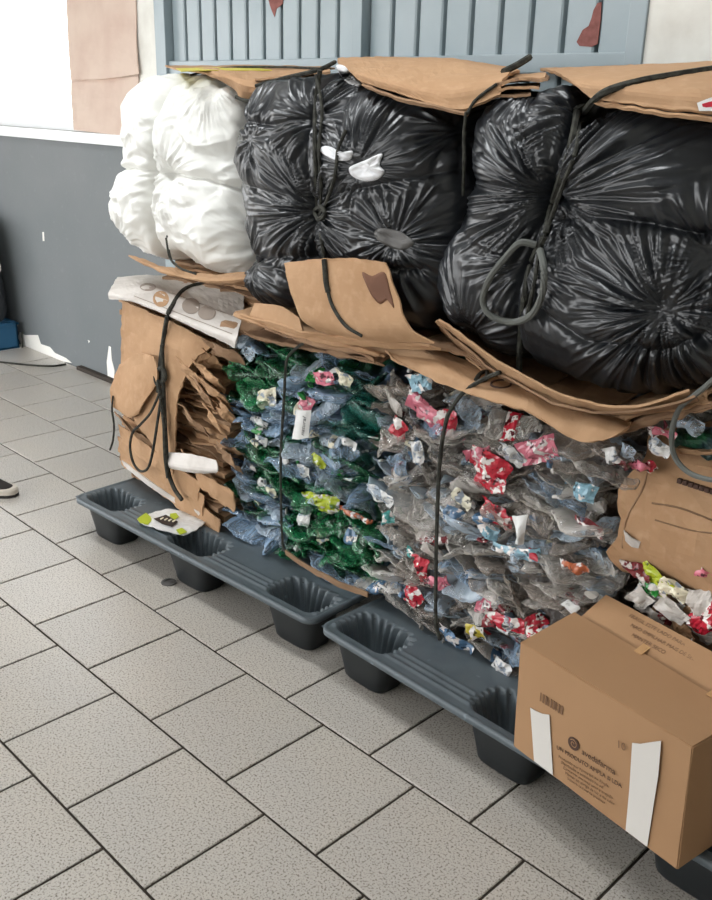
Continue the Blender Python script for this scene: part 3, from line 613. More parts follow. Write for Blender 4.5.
# ================================================================== CARDBOARD BALE
cb = thing('cardboard_bale', 'tied bale of flattened brown cardboard under the white film bale', 'bale', (-.39, 1.44, .152))
YC = 1.03
def slab(x0, x1, y0, y1, z, th, slope, seed, rough=.018, n=26):
    """one pressed cardboard layer with a ragged front edge"""
    xs = np.linspace(x0, x1, n); fy = y0 + rough * (pnoise(np.c_[xs * 13, np.full(n, seed), np.zeros(n)]) + .5 * pnoise(np.c_[xs * 37, np.full(n, seed + 5), np.zeros(n)]))
    wz = .009 * fbm(np.c_[xs * 9, np.full(n, seed + 9), np.zeros(n)], 2)
    zz = z + slope * (xs - (x0 + x1) / 2) + wz; V = []; F = []
    yy = [0, .03, .12]
    for k, dy in enumerate(yy + [None]):
        Yk = np.full(n, y1) if dy is None else fy + dy
        droop = -.006 if k == 0 else 0
        V += [(xs[i], Yk[i], zz[i] * (1 if k < 3 else 1) + droop + th) for i in range(n)] + [(xs[i], Yk[i], zz[i] + droop) for i in range(n)]
    for k in range(3):
        a, b = k * 2 * n, (k + 1) * 2 * n
        for i in range(n - 1):
            F.append((a + i, a + i + 1, b + i + 1, b + i)); F.append((a + n + i, b + n + i, b + n + i + 1, a + n + i + 1))
        F.append((a, b, b + n, a + n)); F.append((a + n - 1, a + 2 * n - 1, b + 2 * n - 1, b + n - 1))
    for i in range(n - 1): F.append((i, n + i, n + i + 1, i + 1)); F.append((6 * n + i, 6 * n + i + 1, 7 * n + i + 1, 7 * n + i))
    return V, F
z = .155; k = 0
while z < .87:
    th = random.choice([.006, .008, .012, .018]); hi = z > .42
    x0 = -.74 + (random.uniform(-.02, .03) if not hi else .0)
    yy = YC + (.03 if hi else .0) + random.uniform(-.015, .02)
    obj('cardboard_sheet', *slab(x0, -.075 + random.uniform(-.03, .012), yy, 1.82, z, th, random.uniform(-.03, .03) + (.0 if hi else -.02), k * 3.7, .03 if hi else .014), M['card' if k % 3 else 'card_dark'], cb)
    z += th + random.uniform(.004, .012); k += 1
while z < .985:                                   # layers that step back under the bale above
    obj('cardboard_sheet', *slab(-.72, -.04, YC + .16 + (z - .87) * 1.0, 1.82, z, .010, random.uniform(-.01, .02), k * 3.7, .02), M['card' if k % 3 else 'card_dark'], cb)
    z += .018; k += 1
# crumpled offcuts pushed out of the face
for i in range(16):
    px, py = random.uniform(186, 230), random.uniform(350, 470); c = at(px, py, 1.0 + random.uniform(-.01, .02)); w, h = random.uniform(.04, .09), random.uniform(.02, .05)
    a = random.uniform(-.6, .4); e = np.array([math.cos(a), random.uniform(-.2, .2), math.sin(a)]); u = np.array([-math.sin(a) * .6, -.55, math.cos(a) * .75])
    obj('cardboard_scrap', *sheet([[c - e * w - u * h, c - u * h * .8, c + e * w - u * h], [c - e * w * .9, c + np.array([0, -.02, 0]), c + e * w], [c - e * w + u * h, c + u * h, c + e * w * .8 + u * h]], .004, 9, 7, .012, 22, .006, i * 5.), M['card' if i % 3 else 'card_dark'], cb)
# wrapping sheets on the left half of the face
wrap1 = sheet([[at(123, 300, 1.005), at(150, 312, .995), at(180, 326, .99), at(214, 344, 1.0)], [at(122, 340, 1.0), at(148, 348, .98), at(176, 350, .975), at(194, 362, .985)], [at(124, 380, 1.0), at(148, 392, .975), at(166, 396, .97), at(180, 392, .98)],
               [at(136, 420, 1.0), at(152, 432, .98), at(166, 438, .975), at(176, 432, .98)], [at(152, 440, 1.0), at(160, 460, .985), at(168, 476, .98), at(174, 480, .985)]], .006, 30, 34, .006, 8, .004)
obj('wrapping_sheet', *wrap1, M['card'], cb); bwr = BVHTree.FromPolygons([Vector(v) for v in wrap1[0]], wrap1[1])
obj('wrapping_sheet', *sheet([[at(120, 364, .985), at(138, 354, .965), at(156, 356, .955)], [at(112, 388, .99), at(134, 388, .955), at(158, 378, .95)], [at(112, 404, .99), at(130, 412, .962), at(146, 402, .955)], [at(122, 412, .99), at(130, 417, .968), at(138, 415, .965)]], .006, 22, 20, .006, 10, .004, 4.), M['card'], cb)
obj('wrapping_sheet', *sheet([[at(118, 418, 1.0), at(140, 440, .99), at(166, 462, .985)], [at(114, 412, 1.02), at(138, 432, 1.01), at(164, 452, 1.0)]], .006, 16, 5, .006, 12, .006, 8.), M['card_dark'], cb)
for i, (a, b) in enumerate((((118, 424), (200, 482)), ((118, 436), (205, 496)), ((120, 448), (220, 520)), ((196, 470), (236, 492)))):
    obj('cardboard_sheet', *sheet([[at(a[0], a[1], .995), at((a[0] + b[0]) / 2, (a[1] + b[1]) / 2, .985), at(b[0], b[1], .99)], [at(a[0] + 2, a[1] + 16, .99), at((a[0] + b[0]) / 2, (a[1] + b[1]) / 2 + 18, .98), at(b[0] - 2, b[1] + 20, .985)]], .005, 22, 6, .007, 10, .006, i * 4.), M['card'], cb)
obj('grey_flap', *sheet([[at(166, 452, .97), at(190, 454, .955), at(216, 460, .965)], [at(168, 464, .95), at(192, 468, .935), at(218, 470, .95)], [at(170, 468, .96), at(192, 472, .945), at(216, 473, .96)]], .004, 14, 8, .003, 9, .002), M['card_white'], cb)
obj('white_board', *sheet([[at(123, 460, .99), at(150, 480, .985), at(180, 500, .985), at(202, 512, .99)], [at(126, 467, .99), at(152, 487, .985), at(180, 505, .985), at(200, 516, .99)]], .012, 20, 5, .002, 9), M['card_white'], cb)
# printed sheet over the top, its front edge hanging down
ts_rows = [[at(118, 277, 1.24), at(150, 276, 1.30), at(190, 277, 1.30), at(245, 285, 1.32)], [at(114, 283, 1.10), at(148, 288, 1.10), at(190, 300, 1.12), at(243, 312, 1.14)], [at(110, 292, 1.0), at(140, 300, .99), at(185, 318, .985), at(238, 336, .99)], [at(110, 299, .99), at(136, 303, .98), at(182, 322, .975), at(236, 348, .98)]]
topc = sheet(ts_rows, .006, 34, 24, .004, 7, .002); obj('printed_top_sheet', *topc, M['card_white'], cb); btc = BVHTree.FromPolygons([Vector(v) for v in topc[0]], topc[1])
for i, (cx, cy, rx, ry) in enumerate(((161, 299, 8, 8), (191, 306, 9, 8), (207, 313, 9, 7), (148, 287, 8, 4))):
    v = [on(btc, cx + rx * math.cos(2 * math.pi * q / 20), cy + ry * math.sin(2 * math.pi * q / 20), .002) for q in range(20)]
    V_, F_ = plate(v, (0, -.6, .8), .001); obj('printed_disc', V_, F_, M['print_grey'] if i != 0 else M['card'], cb)
for a, b in (((134, 296), (232, 334)), ((172, 293), (238, 318))):
    obj('printed_line', *tube([on(btc, a[0] + (b[0] - a[0]) * q / 6, a[1] + (b[1] - a[1]) * q / 6, .0015) for q in range(7)], .0018, 14, 4), M['print_grey'], cb)
# cords
S = lambda pts, y, r=.006, **k: tube([at(px, py, y + (p[0] if p else 0)) for px, py, *p in pts], r, **k)
obj('strap', *tube([on(btc, 206, 283, .006), on(btc, 192, 286, .006), on(btc, 181, 292, .006), on(btc, 172, 306, .008), on(btc, 168, 314, .008), on(bwr, 164, 335, .008), on(bwr, 160, 365, .008), on(bwr, 158, 392, .008)], .008, 50), M['rope'], cb)
obj('strap', *S([(162, 345), (163, 375), (164, 400), (166, 440), (168, 470), (174, 488), (182, 500)], .955, .008), M['rope'], cb)
obj('strap', *S([(158, 380), (161, 400), (164, 425), (165, 455), (168, 478)], .945, .007), M['rope'], cb)
obj('cord_loop', *S([(160, 392), (151, 412), (140, 425), (133, 432), (130, 446), (133, 462), (140, 471), (148, 468), (153, 450), (157, 425), (161, 398)], .94, .005, n=60), M['rope'], cb)
obj('cord_tail', *S([(113, 396), (112, 410), (114, 425), (113, 440), (110, 450)], .975, .004), M['rope'], cb)
obj('knot', *S([(155, 372), (162, 368), (165, 378), (158, 384), (155, 376)], .955, .009), M['rope'], cb)

# ================================================================== CRUSHED BOTTLES
def bottle_variant(seed, L, R_):
    rg = np.random.default_rng(seed); K = 14
    prof = [(0, .35), (.02, .36), (.05, .36), (.06, .30), (.12, .34), (.22, .72), (.30, .96), (.36, 1), (.42, .93), (.48, 1), (.54, .94), (.60, 1), (.66, 1), (.72, .93), (.78, 1), (.88, 1), (.95, .96), (1.0, .8), (.985, .4)]
    prof = [tuple(q) for q in np.c_[np.interp(np.linspace(0, len(prof) - 1, 30), range(len(prof)), [p[0] for p in prof]), np.interp(np.linspace(0, len(prof) - 1, 30), range(len(prof)), [p[1] for p in prof])]]
    def deform(P):
        f1 = rg_f; P = P.copy()
        P[:, 2] *= f1; P[:, 1] *= 1.22
        n1 = np.c_[fbm(P * 9 + seed * 3.1, 2), fbm(P * 9 + 40 + seed, 2), fbm(P * 9 + 80 + seed, 2)]
        P += n1 * np.array([.012, .018, .016]); n2 = np.c_[pnoise(P * 42 + seed), pnoise(P * 42 + 20 + seed), pnoise(P * 42 + 60 + seed)]
        P += n2 * .0058; n4 = np.c_[pnoise(P * 85 + seed), pnoise(P * 85 + 20 + seed), pnoise(P * 85 + 60 + seed)]; P += n4 * .0032; P[:, 2] += bend * (P[:, 0] ** 2) ; P[:, 1] += bend2 * (P[:, 0] ** 2)
        return P
    rg_f = rg.uniform(.22, .45); bend = rg.uniform(-1.5, 1.5); bend2 = rg.uniform(-1.5, 1.5)
    def rings(pr, extra=0):
        P = []
        for t, r in pr:
            for k in range(K):
                a = 2 * math.pi * k / K; P.append(((t - .5) * L, (r * R_ + extra) * math.cos(a), (r * R_ + extra) * math.sin(a)))
        return np.array(P)
    def faces(n, close=True):
        F = [(r * K + k, r * K + (k + 1) % K, (r + 1) * K + (k + 1) % K, (r + 1) * K + k) for r in range(n - 1) for k in range(K)]
        if close: F += [tuple(range(K))[::-1], tuple((n - 1) * K + k for k in range(K))]
        return F
    def mk(nm, P, F):
        me = bpy.data.meshes.new(nm); me.from_pydata([tuple(p) for p in P], [], F); me.update()
        if seed % 2: me.shade_smooth()
        return me
    bm_ = mk('crushed_bottle', deform(rings(prof)), faces(len(prof)))
    lb = [(.45, 1.0), (.50, 1.0), (.55, 1.0), (.60, 1.0), (.65, 1.0), (.70, 1.0)]
    lm = mk('label', deform(rings(lb, .0035)), faces(len(lb), False))
    cp = [(-.03, .30), (-.03, .43), (.06, .43), (.06, .36)]
    cm = mk('cap', deform(rings(cp)), faces(len(cp)))
    return bm_, lm, cm
VAR = [bottle_variant(s, L, r) for s, L, r in ((1, .20, .034), (2, .23, .038), (3, .17, .032), (4, .26, .042), (5, .21, .036), (6, .19, .030), (7, .24, .044), (8, .16, .036), (9, .22, .033), (10, .28, .045))]
_cache = {}
def vmesh(i, what, m):
    k = (i, what, m)
    if k not in _cache:
        me = VAR[i][what].copy(); me.materials.append(M[m]); _cache[k] = me
    return _cache[k]
def bottle(parent, pos, rot, i, m, label=None, cap=None, s=1.0):
    o = bpy.data.objects.new('crushed_bottle', vmesh(i, 0, m)); COL.objects.link(o); o.parent = parent
    o.location = Vector(pos) - Vector(T3(parent)); o.rotation_euler = rot; o.scale = (s, s, s)
    for what, nm, mm in ((1, 'label', label), (2, 'cap', cap)):
        if mm:
            c = bpy.data.objects.new(nm, vmesh(i, what, 'p' + mm[1:] if what == 1 else mm)); COL.objects.link(c); c.parent = o
    return o
def inflate_box(lo, hi, amp, N=70, ND=60, bulge=.02):
    poly = [(lo[0], lo[2]), (hi[0], lo[2]), (hi[0], hi[2]), (lo[0], hi[2])]
    V, F = body(poly, lo[1], hi[1] - lo[1], N, ND, 9.0, .8); N_ = normals(V, F)
    V = V + N_ * (amp * (ridged(V * 14, 3) - .7) + .5 * amp * fbm(V * 30, 2))[:, None]
    return V, fix(V, F)
def scrap(parent, pos, w, h, m, name='label_scrap', seed=0., tilt=None):
    a = random.uniform(-.5, .5) if tilt is None else tilt; e = np.array([math.cos(a), random.uniform(-.15, .15), math.sin(a)]); u = np.array([-math.sin(a), random.uniform(-.4, .1), math.cos(a)])
    c = np.asarray(pos); w /= 2; h /= 2
    return obj(name, *sheet([[c - e * w - u * h, c - u * h * 1.1, c + e * w * .9 - u * h], [c - e * w * .95, c + np.array([0, -.012, 0]), c + e * w], [c - e * w + u * h * .9, c + u * h, c + e * w + u * h]], .0015, 11, 9, .011, 30, .007, seed), M['p' + m[1:] if m[:2] == 'l_' else m], parent, smooth=False)

# ---------- green and blue bottle bale
gb = thing('bottle_bale', 'bale of crushed green and blue plastic bottles beside the cardboard bale', 'bale', (.28, 1.44, .152), 'crushed bottle bales')
V, F = inflate_box((-.01, 1.09, .165), (.60, 1.80, .855), .020)
o = grid_obj('packed_bottles', V, F, M['core_green'], gb, smooth=False); o['kind'] = 'stuff'
GREEN = [((271, 350), .10), ((242, 384), .07), ((236, 365), .05), ((262, 465), .09), ((255, 480), .06), ((287, 494), .05), ((325, 530), .13), ((350, 545), .11), ((300, 510), .07), ((355, 477), .07), ((290, 548), .06)]
TEAL = [((362, 400), .09), ((355, 425), .09), ((372, 412), .07)]
GREEN = [(at(*p, 1.03)[[0, 2]], r) for p, r in GREEN]; TEAL = [(at(*p, 1.03)[[0, 2]], r) for p, r in TEAL]
def inz(L, x, z): return any((x - c[0]) ** 2 + (z - c[1]) ** 2 < r * r for c, r in L)
def bottle_wall(parent, x0, x1, z0, z1, y, pick, dz=.052, dx=.105, layers=((0, 1.0), (.045, .55)), slope=0.0, side=False):
    for dy, keep in layers:
        z = z0
        while z < z1:
            x = x0 + random.uniform(0, dx * .6)
            while x < x1:
                if random.random() < keep:
                    endon = random.random() < .22
                    rz = random.choice([0, math.pi]) + random.gauss(0, .35) + (math.pi / 2 if endon else 0)
                    m, lb, cp = pick(x, z)
                    i = random.randrange(len(VAR)); s = random.uniform(.58, .92)
                    p = (x, y + dy + random.uniform(-.014, .014) + (.05 if endon else 0), z + random.uniform(-.012, .012))
                    if side: p = (y - dy + random.uniform(-.014, .014) - (.05 if endon else 0), x, p[2]); rz += math.pi / 2
                    bottle(parent, p, (random.gauss(0, .5), random.gauss(.10, .28), rz), i, m, lb, cp, s)
                x += dx * random.uniform(.75, 1.2)
            z += dz * random.uniform(.85, 1.12)
def pick_green(x, z):
    r = random.random()
    if inz(GREEN, x, z): m = 'pet_green'
    elif inz(TEAL, x, z): m = 'pet_teal'
    else: m = 'pet_green' if r < .14 else ('pet_ice' if r < .38 else 'pet_blue')
    lb = random.choice(['l_white', 'l_cream', 'l_blue', 'l_green']) if random.random() < .10 else None
    return m, lb, (random.choice(['l_white', 'l_green', 'l_blue']) if random.random() < .12 else None)
bottle_wall(gb, -.03, .60, .18, .85, 1.062, pick_green, .037, .082)
for k, (px, py, w, h, m, a) in enumerate(((324, 378, .07, .035, 'l_pink', -.1), (344, 379, .05, .04, 'l_cream', .1), (266, 398, .07, .05, 'l_cream', -.3), (306, 404, .06, .04, 'l_pink', .2), (321, 502, .12, .045, 'l_lime', -.15), (319, 461, .05, .03, 'l_lime', -.2), (258, 422, .06, .03, 'l_white', -.8), (261, 440, .05, .022, 'l_white', -.6),
                                         (286, 462, .035, .035, 'l_white', -.2), (304, 471, .04, .035, 'l_white', .4), (305, 515, .04, .06, 'l_white', .3), (253, 468, .03, .02, 'l_white', .3), (262, 482, .04, .02, 'l_white', -.7), (272, 492, .03, .03, 'l_cream', .5), (349, 443, .05, .02, 'l_white', 0), (322, 535, .05, .035, 'l_cream', .6), (355, 515, .11, .014, 'l_orange', -.05), (247, 352, .07, .03, 'pet_ice', .1))):
    scrap(gb, at(px, py, 1.036), w * 1.2, h * 1.2, m, seed=k * 3.)
# white wrapper with writing running up it
wl = [at(297, 409, .99), at(311, 410, .985), at(309, 438, .985), at(292, 439, .99)]
obj('white_wrapper', *sheet([[wl[0], (wl[0] + wl[1]) / 2 + [0, -.01, 0], wl[1]], [(wl[0] + wl[3]) / 2, (wl[0] + wl[2]) / 2 + [0, -.014, 0], (wl[1] + wl[2]) / 2], [wl[3], (wl[3] + wl[2]) / 2 + [0, -.01, 0], wl[2]]], .001, 10, 12, .003, 20, .002), M['l_white'], gb)
def text(s, size, m, parent, name, origin, ex, ey, off=.001, extr=.0004):
    cu = bpy.data.curves.new(name, 'FONT'); cu.body = s; cu.size = size; cu.extrude = extr; cu.fill_mode = 'BOTH'
    to = bpy.data.objects.new(name + '_tmp', cu); COL.objects.link(to); dg = bpy.context.evaluated_depsgraph_get(); me = bpy.data.meshes.new_from_object(to.evaluated_get(dg))
    bpy.data.objects.remove(to); ex = np.asarray(ex, float); ey = np.asarray(ey, float); ex /= np.linalg.norm(ex); n = np.cross(ex, ey); n /= np.linalg.norm(n); ey = np.cross(n, ex)
    V = [np.asarray(origin) + v.co.x * ex + v.co.y * ey + n * (off + v.co.z) for v in me.vertices]; F = [tuple(p.vertices) for p in me.polygons]
    bpy.data.meshes.remove(me); return obj(name, V, F, m, parent)
text('natural', .022, M['l_black'], gb, 'lettering', at(304, 436, .968), at(307, 412, .968) - at(304, 436, .968), (-1, 0, 0))
obj('strap', *S([(308, 340), (292, 352), (286, 365), (284, 400), (281, 450), (281, 500), (283, 545), (290, 553)], .995, .0045), M['rope'], gb)
obj('base_cardboard', *sheet([[at(285, 550, .985), at(310, 566, .98), at(340, 582, .985), at(368, 592, 1.0)], [at(286, 554, .985), at(310, 571, .98), at(340, 587, .985), at(368, 597, 1.0)]], .006, 24, 4, .003, 9, .003), M['card_dark'], gb)
for k, (y, rows) in enumerate(((1.02, [(228, 322), (260, 334), (300, 343), (340, 350), (384, 360)]), (1.0, [(240, 312), (280, 326), (320, 337), (350, 343), (385, 352)]), (1.0, [(270, 325), (300, 335), (335, 344), (362, 349), (380, 357)]))):
    obj('top_cardboard', *sheet([[at(px, py, y + .02) + [0, .30, .012] for px, py in rows], [at(px, py, y + .02) for px, py in rows], [at(px, py + 6, y) for px, py in rows]], .006, 34, 12, .008, 9, .006, k * 6.), M['card_dark' if k != 1 else 'card'], gb)

# ---------- clear bottle bale
cbale = thing('bottle_bale', 'bale of crushed clear bottles with red labels behind the carton', 'bale', (1.0, 1.44, .152), 'crushed bottle bales')
V, F = inflate_box((.67, 1.09, .160), (1.345, 1.80, .83), .020)
o = grid_obj('packed_bottles', V, F, M['core_clear'], cbale, smooth=False); o['kind'] = 'stuff'
def pick_clear(x, z):
    r = random.random(); m = 'pet_ice' if r < .18 else ('pet_smoke' if r < .45 else ('pet_blue' if r < .50 else 'pet_clear'))
    lb = random.choice(['l_red', 'l_red', 'l_white', 'l_blue', 'l_pink', 'l_maroon', 'l_cyan', 'l_cream']) if random.random() < .17 else None
    return m, lb, (random.choice(['l_white', 'l_red', 'l_blue']) if random.random() < .15 else None)
bottle_wall(cbale, .665, 1.36, .175, .83, 1.062, pick_clear, .037, .080)
bottle_wall(cbale, 1.10, 1.80, .45, .88, 1.350, pick_clear, .055, .12, ((0, .9),), side=True)
bottle_wall(cbale, .72, 1.36, .855, .86, 1.13, pick_clear, .05, .09, ((0, 1), (.1, .7)))
for k, (px, py, w, h, m, a) in enumerate(((427, 413, .13, .05, 'l_pink', -.2), (399, 428, .05, .05, 'l_red', -.4), (446, 423, .06, .06, 'l_red', -.5), (490, 464, .10, .05, 'l_red', -.5), (490, 482, .09, .035, 'l_red', -.3), (478, 455, .07, .03, 'l_pink', -.4), (497, 514, .09, .045, 'l_red', -.4), (462, 499, .06, .035, 'l_cream', -.2), (417, 452, .04, .05, 'l_white', -.1),
                                         (380, 495, .08, .035, 'l_white', -.25), (387, 518, .04, .03, 'l_teal', .2), (488, 531, .06, .03, 'l_cyan', -.1), (517, 552, .11, .03, 'l_cyan', -.35), (421, 570, .04, .07, 'l_red', .4), (413, 595, .06, .05, 'l_red', -.4), (438, 582, .08, .03, 'l_pink', -.5), (476, 632, .06, .03, 'l_yellow', -.7), (506, 622, .10, .035, 'l_red', -.4), (508, 623, .05, .02, 'l_white', -.4),
                                         (456, 640, .10, .035, 'l_blue', -.5), (410, 553, .03, .025, 'l_teal', .1), (575, 567, .07, .022, 'l_orange', .1), (590, 526, .07, .02, 'l_maroon', .2), (585, 492, .05, .04, 'l_cyan', .3), (399, 468, .06, .07, 'pet_blue', .2), (538, 450, .10, .05, 'l_pink', -.2), (420, 382, .06, .04, 'l_cyan', 0), (512, 455, .07, .03, 'l_white', .3), (434, 540, .10, .02, 'l_maroon', -.5), (500, 670, .05, .06, 'l_white', -.5), (455, 515, .05, .035, 'l_blue', .2))):
    scrap(cbale, at(px, py, 1.029), w * 1.2, h * 1.2, m, seed=k * 3. + 100)
def xat(px, py, x): d = ray(px, py); return CAM + d * (x - CAM[0]) / d[0]
for k, (px, py, w, h, m) in enumerate(((618, 462, .07, .03, 'l_maroon'), (640, 466, .08, .03, 'l_pink'), (662, 432, .10, .03, 'l_pink'), (628, 452, .06, .05, 'pet_ice'), (612, 455, .06, .06, 'l_white'), (660, 448, .08, .05, 'l_white'), (650, 466, .05, .03, 'l_red'), (690, 424, .10, .06, 'pet_ice'))):
    scrap(cbale, at(px, py, 1.03 + (px - 610) * .0009), w * .62, h * .7, m, seed=k * 3. + 300)
wc = [at(511, 516, .985), at(528, 514, .98), at(525, 534, .975), at(519, 545, .985)]
obj('white_wrapper', *sheet([[wc[0], (wc[0] + wc[1]) / 2 + [0, -.01, 0], wc[1]], [wc[3] + [-.01, 0, .03], (wc[3] + wc[2]) / 2 + [0, -.02, .01], wc[2]], [wc[3] + [-.012, 0, 0], wc[3], wc[3] + [.012, 0, .004]]], .0015, 10, 10, .003, 20, .002), M['l_white'], cbale)
obj('strap', *S([(500, 372), (482, 380), (464, 392), (452, 408), (446, 422), (440, 460), (437, 520), (436, 570), (436, 620), (440, 640)], .985, .0055), M['rope'], cbale)
flap = sheet([[at(378, 346, 1.16), at(420, 345, 1.13), at(470, 362, 1.10), at(520, 384, 1.08), at(580, 400, 1.08), at(630, 424, 1.08)], [at(384, 352, 1.03), at(425, 362, 1.01), at(475, 382, 1.0), at(530, 402, .995), at(585, 420, .99), at(626, 430, 1.0)], [at(392, 358, 1.0), at(432, 380, .985), at(480, 398, .975), at(530, 414, .97), at(575, 440, .965), at(604, 442, .975)]], .007, 50, 22, .007, 7, .004)
obj('cardboard_flap', *flap, M['card'], cbale); bfl = BVHTree.FromPolygons([Vector(v) for v in flap[0]], flap[1])
obj('ink_ring', *tube([on(bfl, 501 + 10 * math.cos(2 * math.pi * q / 14), 384 + 4 * math.sin(2 * math.pi * q / 14), .002) for q in range(14)], .003, 40, 5, True), M['ink'], cbale)
obj('ink_stroke', *tube([on(bfl, px, py, .002) for px, py in ((506, 378), (516, 376), (524, 379), (516, 381))], .003, 16, 5), M['ink'], cbale)
obj('knot', *tube([on(bfl, px, py, .006) for px, py in ((476, 380), (480, 374), (487, 372), (486, 379), (478, 381))], .006, 24, 6), M['rope'], cbale)
for k, rows in enumerate(([(596, 418), (630, 408), (668, 400), (712, 392)], [(612, 428), (640, 418), (676, 408), (720, 398)], [(470, 352), (510, 372), (560, 392), (610, 406)], [(430, 338), (470, 350), (510, 368), (550, 384)])):
    obj('top_cardboard', *sheet([[at(px, py, 1.1) + [0, .30, .012] for px, py in rows], [at(px, py, 1.1) for px, py in rows], [at(px, py + 10, 1.06) for px, py in rows]], .006, 24, 10, .010, 10, .008, k * 6. + 2), M['card_dark' if k % 2 else 'card'], cbale)

# ================================================================== PACKAGING BALE AT THE RIGHT
pb = thing('packaging_bale', 'bale of mixed paper packaging under a rounded brown cardboard wrap behind the carton', 'bale', (1.8, 1.45, .152))
YP = 1.10
V, F = body([(1.46, .16), (2.2, .16), (2.2, .62), (1.46, .62)], YP + .02, .72, 60, 50, 8.0, 1)
N_ = normals(V, F); V = V + N_ * (.02 * (ridged(V * 12, 3) - .7))[:, None]
o = grid_obj('packed_paper', V, fix(V, F), M['card_dark'], pb, smooth=False); o['kind'] = 'stuff'
# the rounded wrap: a cushion of folded board, its side profile a half round
nu, nv = 60, 40
prof = [(1.32, .875), (1.22, .87), (1.13, .84), (1.065, .77), (1.045, .68), (1.06, .60), (1.10, .555), (1.2, .55)]
pr = catmull([(0, a, b) for a, b in prof], nv)
rows = []
for j in range(6):
    x = 1.405 + (2.25 - 1.405) * j / 5; rows.append([(x + .012 * math.sin(i * 1.9) * (j == 0), 1.08 + (p[1] - 1.08) * (.94 if j == 0 else 1) , p[2] - (.012 if j == 0 else 0)) for i, p in enumerate(pr[::3])])
wrapv = sheet(rows, .012, 44, 40, .012, 7, .008)
obj('rounded_wrap', *wrapv, M['card'], pb); bwp = BVHTree.FromPolygons([Vector(v) for v in wrapv[0]], wrapv[1])
V, F = body([(1.42, .57), (2.22, .57), (2.22, .855), (1.42, .855)], 1.075, .6, 40, 40, 3.0, 1); o = grid_obj('wrap_filling', V, fix(V, F), M['card_dark'], pb)
# board ends and creases on the wrap
for k, (pts, r) in enumerate((([(652, 503), (680, 508), (712, 520)], .0025), ([(655, 520), (690, 530), (712, 533)], .002), ([(648, 470), (642, 490), (626, 520), (622, 548)], .0025))):
    obj('fold_line', *tube([on(bwp, px, py, .001) for px, py in pts], r, 18, 5), M['card_dark'], pb)
for q in range(7): 
    a = at(676 + q * 6, 481 + q * 1.6, 1.06); p = on(bwp, 680 + q * 5.5, 481 + q * 1.8, .003); obj('torn_tape_tab', *box(p - .005, p + .005), M['ink'], pb)
p = on(bwp, 632, 533, .004); obj('torn_paper_tab', *sheet([[p + [-.02, 0, 0], p + [.0, -.006, -.006], p + [.022, 0, -.012]], [p + [-.016, 0, -.025], p + [.004, -.006, -.03], p + [.02, 0, -.03]]], .002, 8, 6, .003, 30, .003), M['card_white'], pb)
pc = ['l_cream', 'card_white', 'l_white', 'l_cream', 'card', 'card_white', 'print_grey', 'l_maroon', 'card_white']
k = 0
for zz in (.40, .435, .47, .505, .54):
    x = 1.50
    while x < 1.98:
        m = random.choice(pc)
        scrap(pb, (x, YP - .01 + random.uniform(-.02, .015) - (.54 - zz) * .3, zz), random.uniform(.04, .09), random.uniform(.025, .05), m, 'packaging_scrap', k * 2.3 + 500, random.uniform(-.8, .6)); k += 1
        x += random.uniform(.035, .06)
for (px, py, w, h, m, t_) in ((655, 578, .09, .05, 'l_lime', -.5), (640, 572, .05, .04, 'l_maroon', .3), (700, 602, .06, .06, 'card_white', .4), (675, 590, .07, .04, 'l_cream', -.4), (640, 598, .05, .05, 'card_white', -.6), (672, 610, .08, .04, 'card_white', -.4), (706, 622, .10, .05, 'l_red', .5), (712, 612, .08, .05, 'l_red', .9), (632, 568, .05, .03, 'l_maroon', -.3), (650, 588, .05, .03, 'l_green', .1), (695, 570, .08, .04, 'l_pink', -.3)):
    scrap(pb, at(px, py, 1.055), w, h, m, 'packaging_scrap', px * 1.3, t_)
obj('cord_loop', *tube([at(728, 366, 1.0), at(704, 388, 1.02), at(680, 408, 1.03), at(672, 432, 1.03), at(674, 455, 1.03), at(688, 472, 1.02), at(712, 480, 1.0), at(740, 480, 1.0)], .006, 50), M['rope_pale'], pb)
obj('dark_film_scrap', *sheet([[at(680, 428, 1.22), at(700, 424, 1.22), at(730, 415, 1.22)], [at(678, 440, 1.16), at(700, 440, 1.14), at(730, 440, 1.14)], [at(684, 456, 1.16), at(705, 458, 1.14), at(730, 460, 1.14)]], .004, 16, 14, .02, 14, .006), M['core_green'], pb)
for k, rows in enumerate(([(676, 458), (700, 462), (730, 466)], [(680, 448), (705, 450), (730, 446)])):
    obj('top_cardboard', *sheet([[at(px, py, 1.15) + [0, .28, .01] for px, py in rows], [at(px, py, 1.15) for px, py in rows], [at(px, py + 4, 1.12) for px, py in rows]], .007, 18, 8, .008, 10, .006, k * 6. + 2), M['card'], pb)

# ================================================================== CARTON
B0 = np.array([1.357, .789, .160]); E = np.array([.987, -.159, 0]); I = np.array([.159, .987, 0]); Zv = np.array([0, 0, 1.])
BW, BD, BH = .456, .235, .275
def Bx(u, v, z): return B0 + E * u + I * v + Zv * z
ct = thing('carton', 'brown cardboard carton with two white tape strips and printed text', 'box', tuple(B0 + E * .22 + I * .12 - Zv * .006))
def bpanel(name, P, th, m=None):               # quad panel made thick, slightly bowed
    P = [np.asarray(p) for p in P]; v, f = sheet([[P[0], (P[0] + P[1]) / 2, P[1]], [(P[0] + P[3]) / 2, sum(P) / 4, (P[1] + P[2]) / 2], [P[3], (P[3] + P[2]) / 2, P[2]]], th, 14, 10, .0015, 5)
    return obj(name, v, f, m or M['card_box'], ct, smooth=False)
lt, rt = -.010, .440
bpanel('front_panel', [Bx(0, 0, 0), Bx(BW, 0, 0), Bx(rt, .004, BH + .004), Bx(lt, 0, BH)], .005)
bpanel('side_panel', [Bx(BW, 0, 0), Bx(BW, BD, 0), Bx(rt, BD, BH), Bx(rt, .004, BH + .004)], .005)
